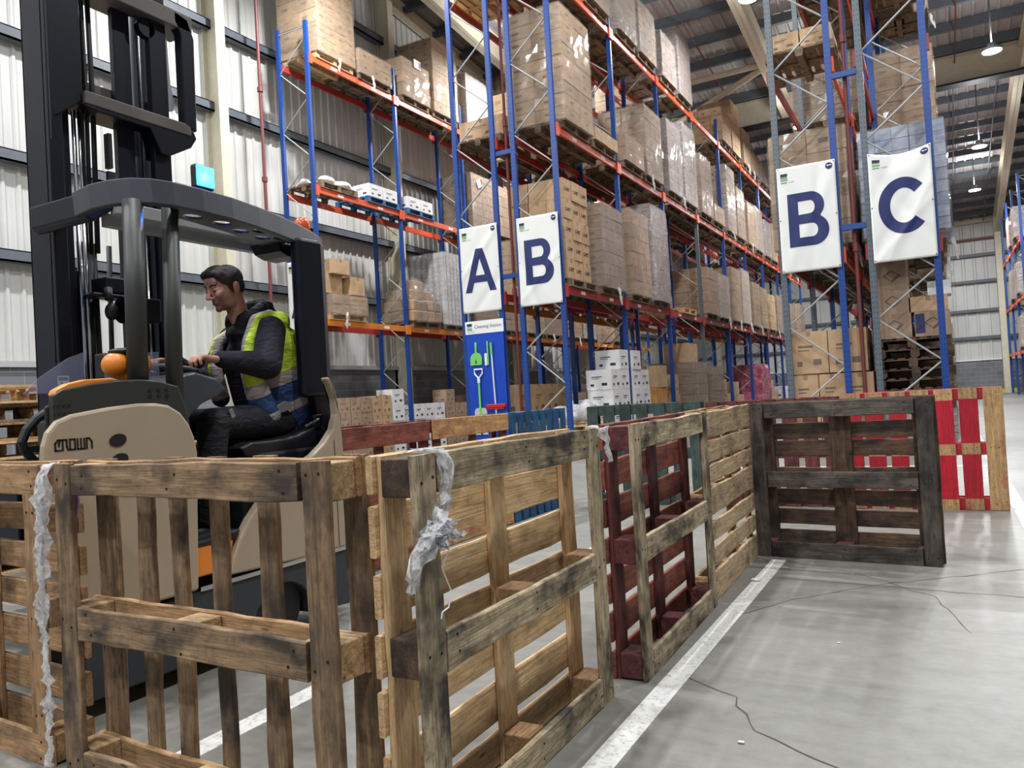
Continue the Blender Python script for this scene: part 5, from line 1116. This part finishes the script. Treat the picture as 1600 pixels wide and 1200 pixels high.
# right B rack floor level cartons
for l, (n_, dy_, h_, zz) in enumerate(((3, .0, .6, .0), (3, .0, .6, .62), (2, 0, .64, 1.24))):
    w_ = 1.14 / n_ if n_ == 3 else .54
    for c in range(n_):
        for d in range(2):
            carton(-2.0 + w_ * (c + .5), 12.9 + .6 * d, zz + .003, w_ - .012, .59, h_, CB, 'large plain brown carton, %s layer, %s from the left, %s row, right B rack floor' % (LAY[l], ORD[c], ('near', 'far')[d]), 'large brown cartons on the right B rack floor')
load(-1.6, 14.8, .003, 1.6, 'bare', 'brown carton load on the floor of the right B rack, behind the large cartons')
for i, (y, h, st) in enumerate(((17.7, 1.7, 'milky'), (20.75, 1.5, 'wrap'), (23.8, 1.6, 'milky'), (26.85, 1.5, 'wrap'), (29.9, 1.5, 'milky'))): load(-1.6, y, .003, h, st, 'wrapped load on the right B rack floor, %s from the near end' % ORD[i + 1], group='floor loads of the right B rack')
# C rack floor: wrapped low load, stack of dark pallets, cartons with tray pictures
load(-.34, 13.35, .003, .62, 'milky', 'low pale wrapped load on the floor at the C rack end', wx=1.0)
for k in range(7):
    o = link(bpy.data.objects.new('dark_pallet', rotz(pallet_mb(1.2, 1.0, .145)).mesh('dark_pallet', WD['dark']) if k == 0 else bpy.data.objects['dark_pallet'].data)); o.location = (-.33 + (.02 if k % 2 else -.01), 13.35, .66 + k * .1463)
    tag(o, 'dark pallet under the tray picture cartons, %s of seven' % ('topmost' if k == 6 else names[k]), 'pallet', 'dark pallets on the C rack floor')
zz = .66 + 7 * .1463
for c, (x, w_, hs) in enumerate(((-.56, .46, (.36, .37, .42)), (-.06, .46, (.36,)), (.1, .14, ()))):
    z = zz
    for l, h_ in enumerate(hs):
        cc_ = carton(x, 13.1, z + .002, w_, .5, h_, CB2, 'brown carton printed with a tray outline, %s column, %s up' % (('left', 'right')[c], ORD[l]), 'tray picture cartons', False)
        q = MB().tube([(x - .1, 12.847, z + .2), (x, 12.847, z + .27), (x + .1, 12.847, z + .21), (x, 12.847, z + .12), (x - .1, 12.847, z + .2)], .004, 5).tube([(x - .0, 12.847, z + .1), (x + .12, 12.847, z + .2)], .004, 5)
        obj('tray_print', q, INK, cc_, off=(x, 13.1, z + .002)); z += h_; LASTC = cc_
carton(-.1, 13.1, zz + .365, .5, .5, .22, CB, 'long brown carton lying on the right tray picture carton', None, False)
carton(.05, 13.12, zz + .59, .3, .5, .2, CBW, 'white edged carton topmost on the right column at the C rack end', None, False)
o = obj('blue_print_panel', MB().box(-.22, -.1, -.2535, -.2505, .05, .33), INKB, LASTC)
for i, (y, h, st) in enumerate(((14.75, 1.9, 'dull'), (16.4, 1.6, 'wrap'), (19.4, 1.5, 'dull'), (22.4, 1.7, 'wrap'), (25.5, 1.6, 'dull'))): load(-.36, y, .003, h, st, 'wrapped load added to darken the C rack floor, %s from the near end' % ORD[i + 1], group='added floor loads of the C rack')  # loads added so the gaps of the dark pallet stack stay dark
# silver wrapped load behind the C banner, long cartons above the right B banner
load(-.32, 13.3, LV[0] + .003, 1.72, 'silver', 'silvery tightly wrapped load behind the C banner', wx=1.14, wy=1.1)
o = link(bpy.data.objects.new('end_pallet', PAL_M['tan'])); o.location = (-1.6, 13.2, LV[1] + .19); tag(o, 'pallet under the two long cartons at the right B rack end', 'pallet')
for k, x in enumerate((-1.82, -1.36)): carton(x, 13.1, LV[1] + .334, .44, .9, .27, CB, 'long low brown carton above the right B banner, %s one' % ('left', 'right')[k], 'long cartons above the right B banner')
o = link(bpy.data.objects.new('end_pallet', PAL_M['tan'])); o.location = (-7.33, 13.2, LV[1] + .003); tag(o, 'pallet under the long carton high on the A rack end', 'pallet')
carton(-7.3, 13.1, LV[1] + .147, .95, .8, .38, CB, 'long brown carton high on the A rack end', None)
mb = MB().box(-1.8, -1.6, 12.62, 12.64, 0, 0)
lp = obj('load_label', MB().box(0, .2, 0, .003, 0, .09, 0).box(0, .2, 0, .003, -.24, 0, 1), [MAG, WHITE]); lp.location = (-1.86, 12.73, 4.78); tag(lp, 'white and magenta load sheet on the wrapped load above the right B banner', 'label')
for i, (x, y, z) in enumerate(((-11.28, 19.3, 7.2), (-11.28, 16.4, 9.7))):
    q = obj('load_label', MB().box(0, .003, 0, .3, 0, .22, 0).box(0, .0035, .2, .3, .02, .2, 1), [WHITE, RPIPE]); q.location = (x, y, z); q.rotation_euler = (.5 if i == 0 else 0, 0, 0); tag(q, ('tilted white label on a brown load of the wall rack', 'white label with red block on the tall top load of the wall rack')[i], 'label')
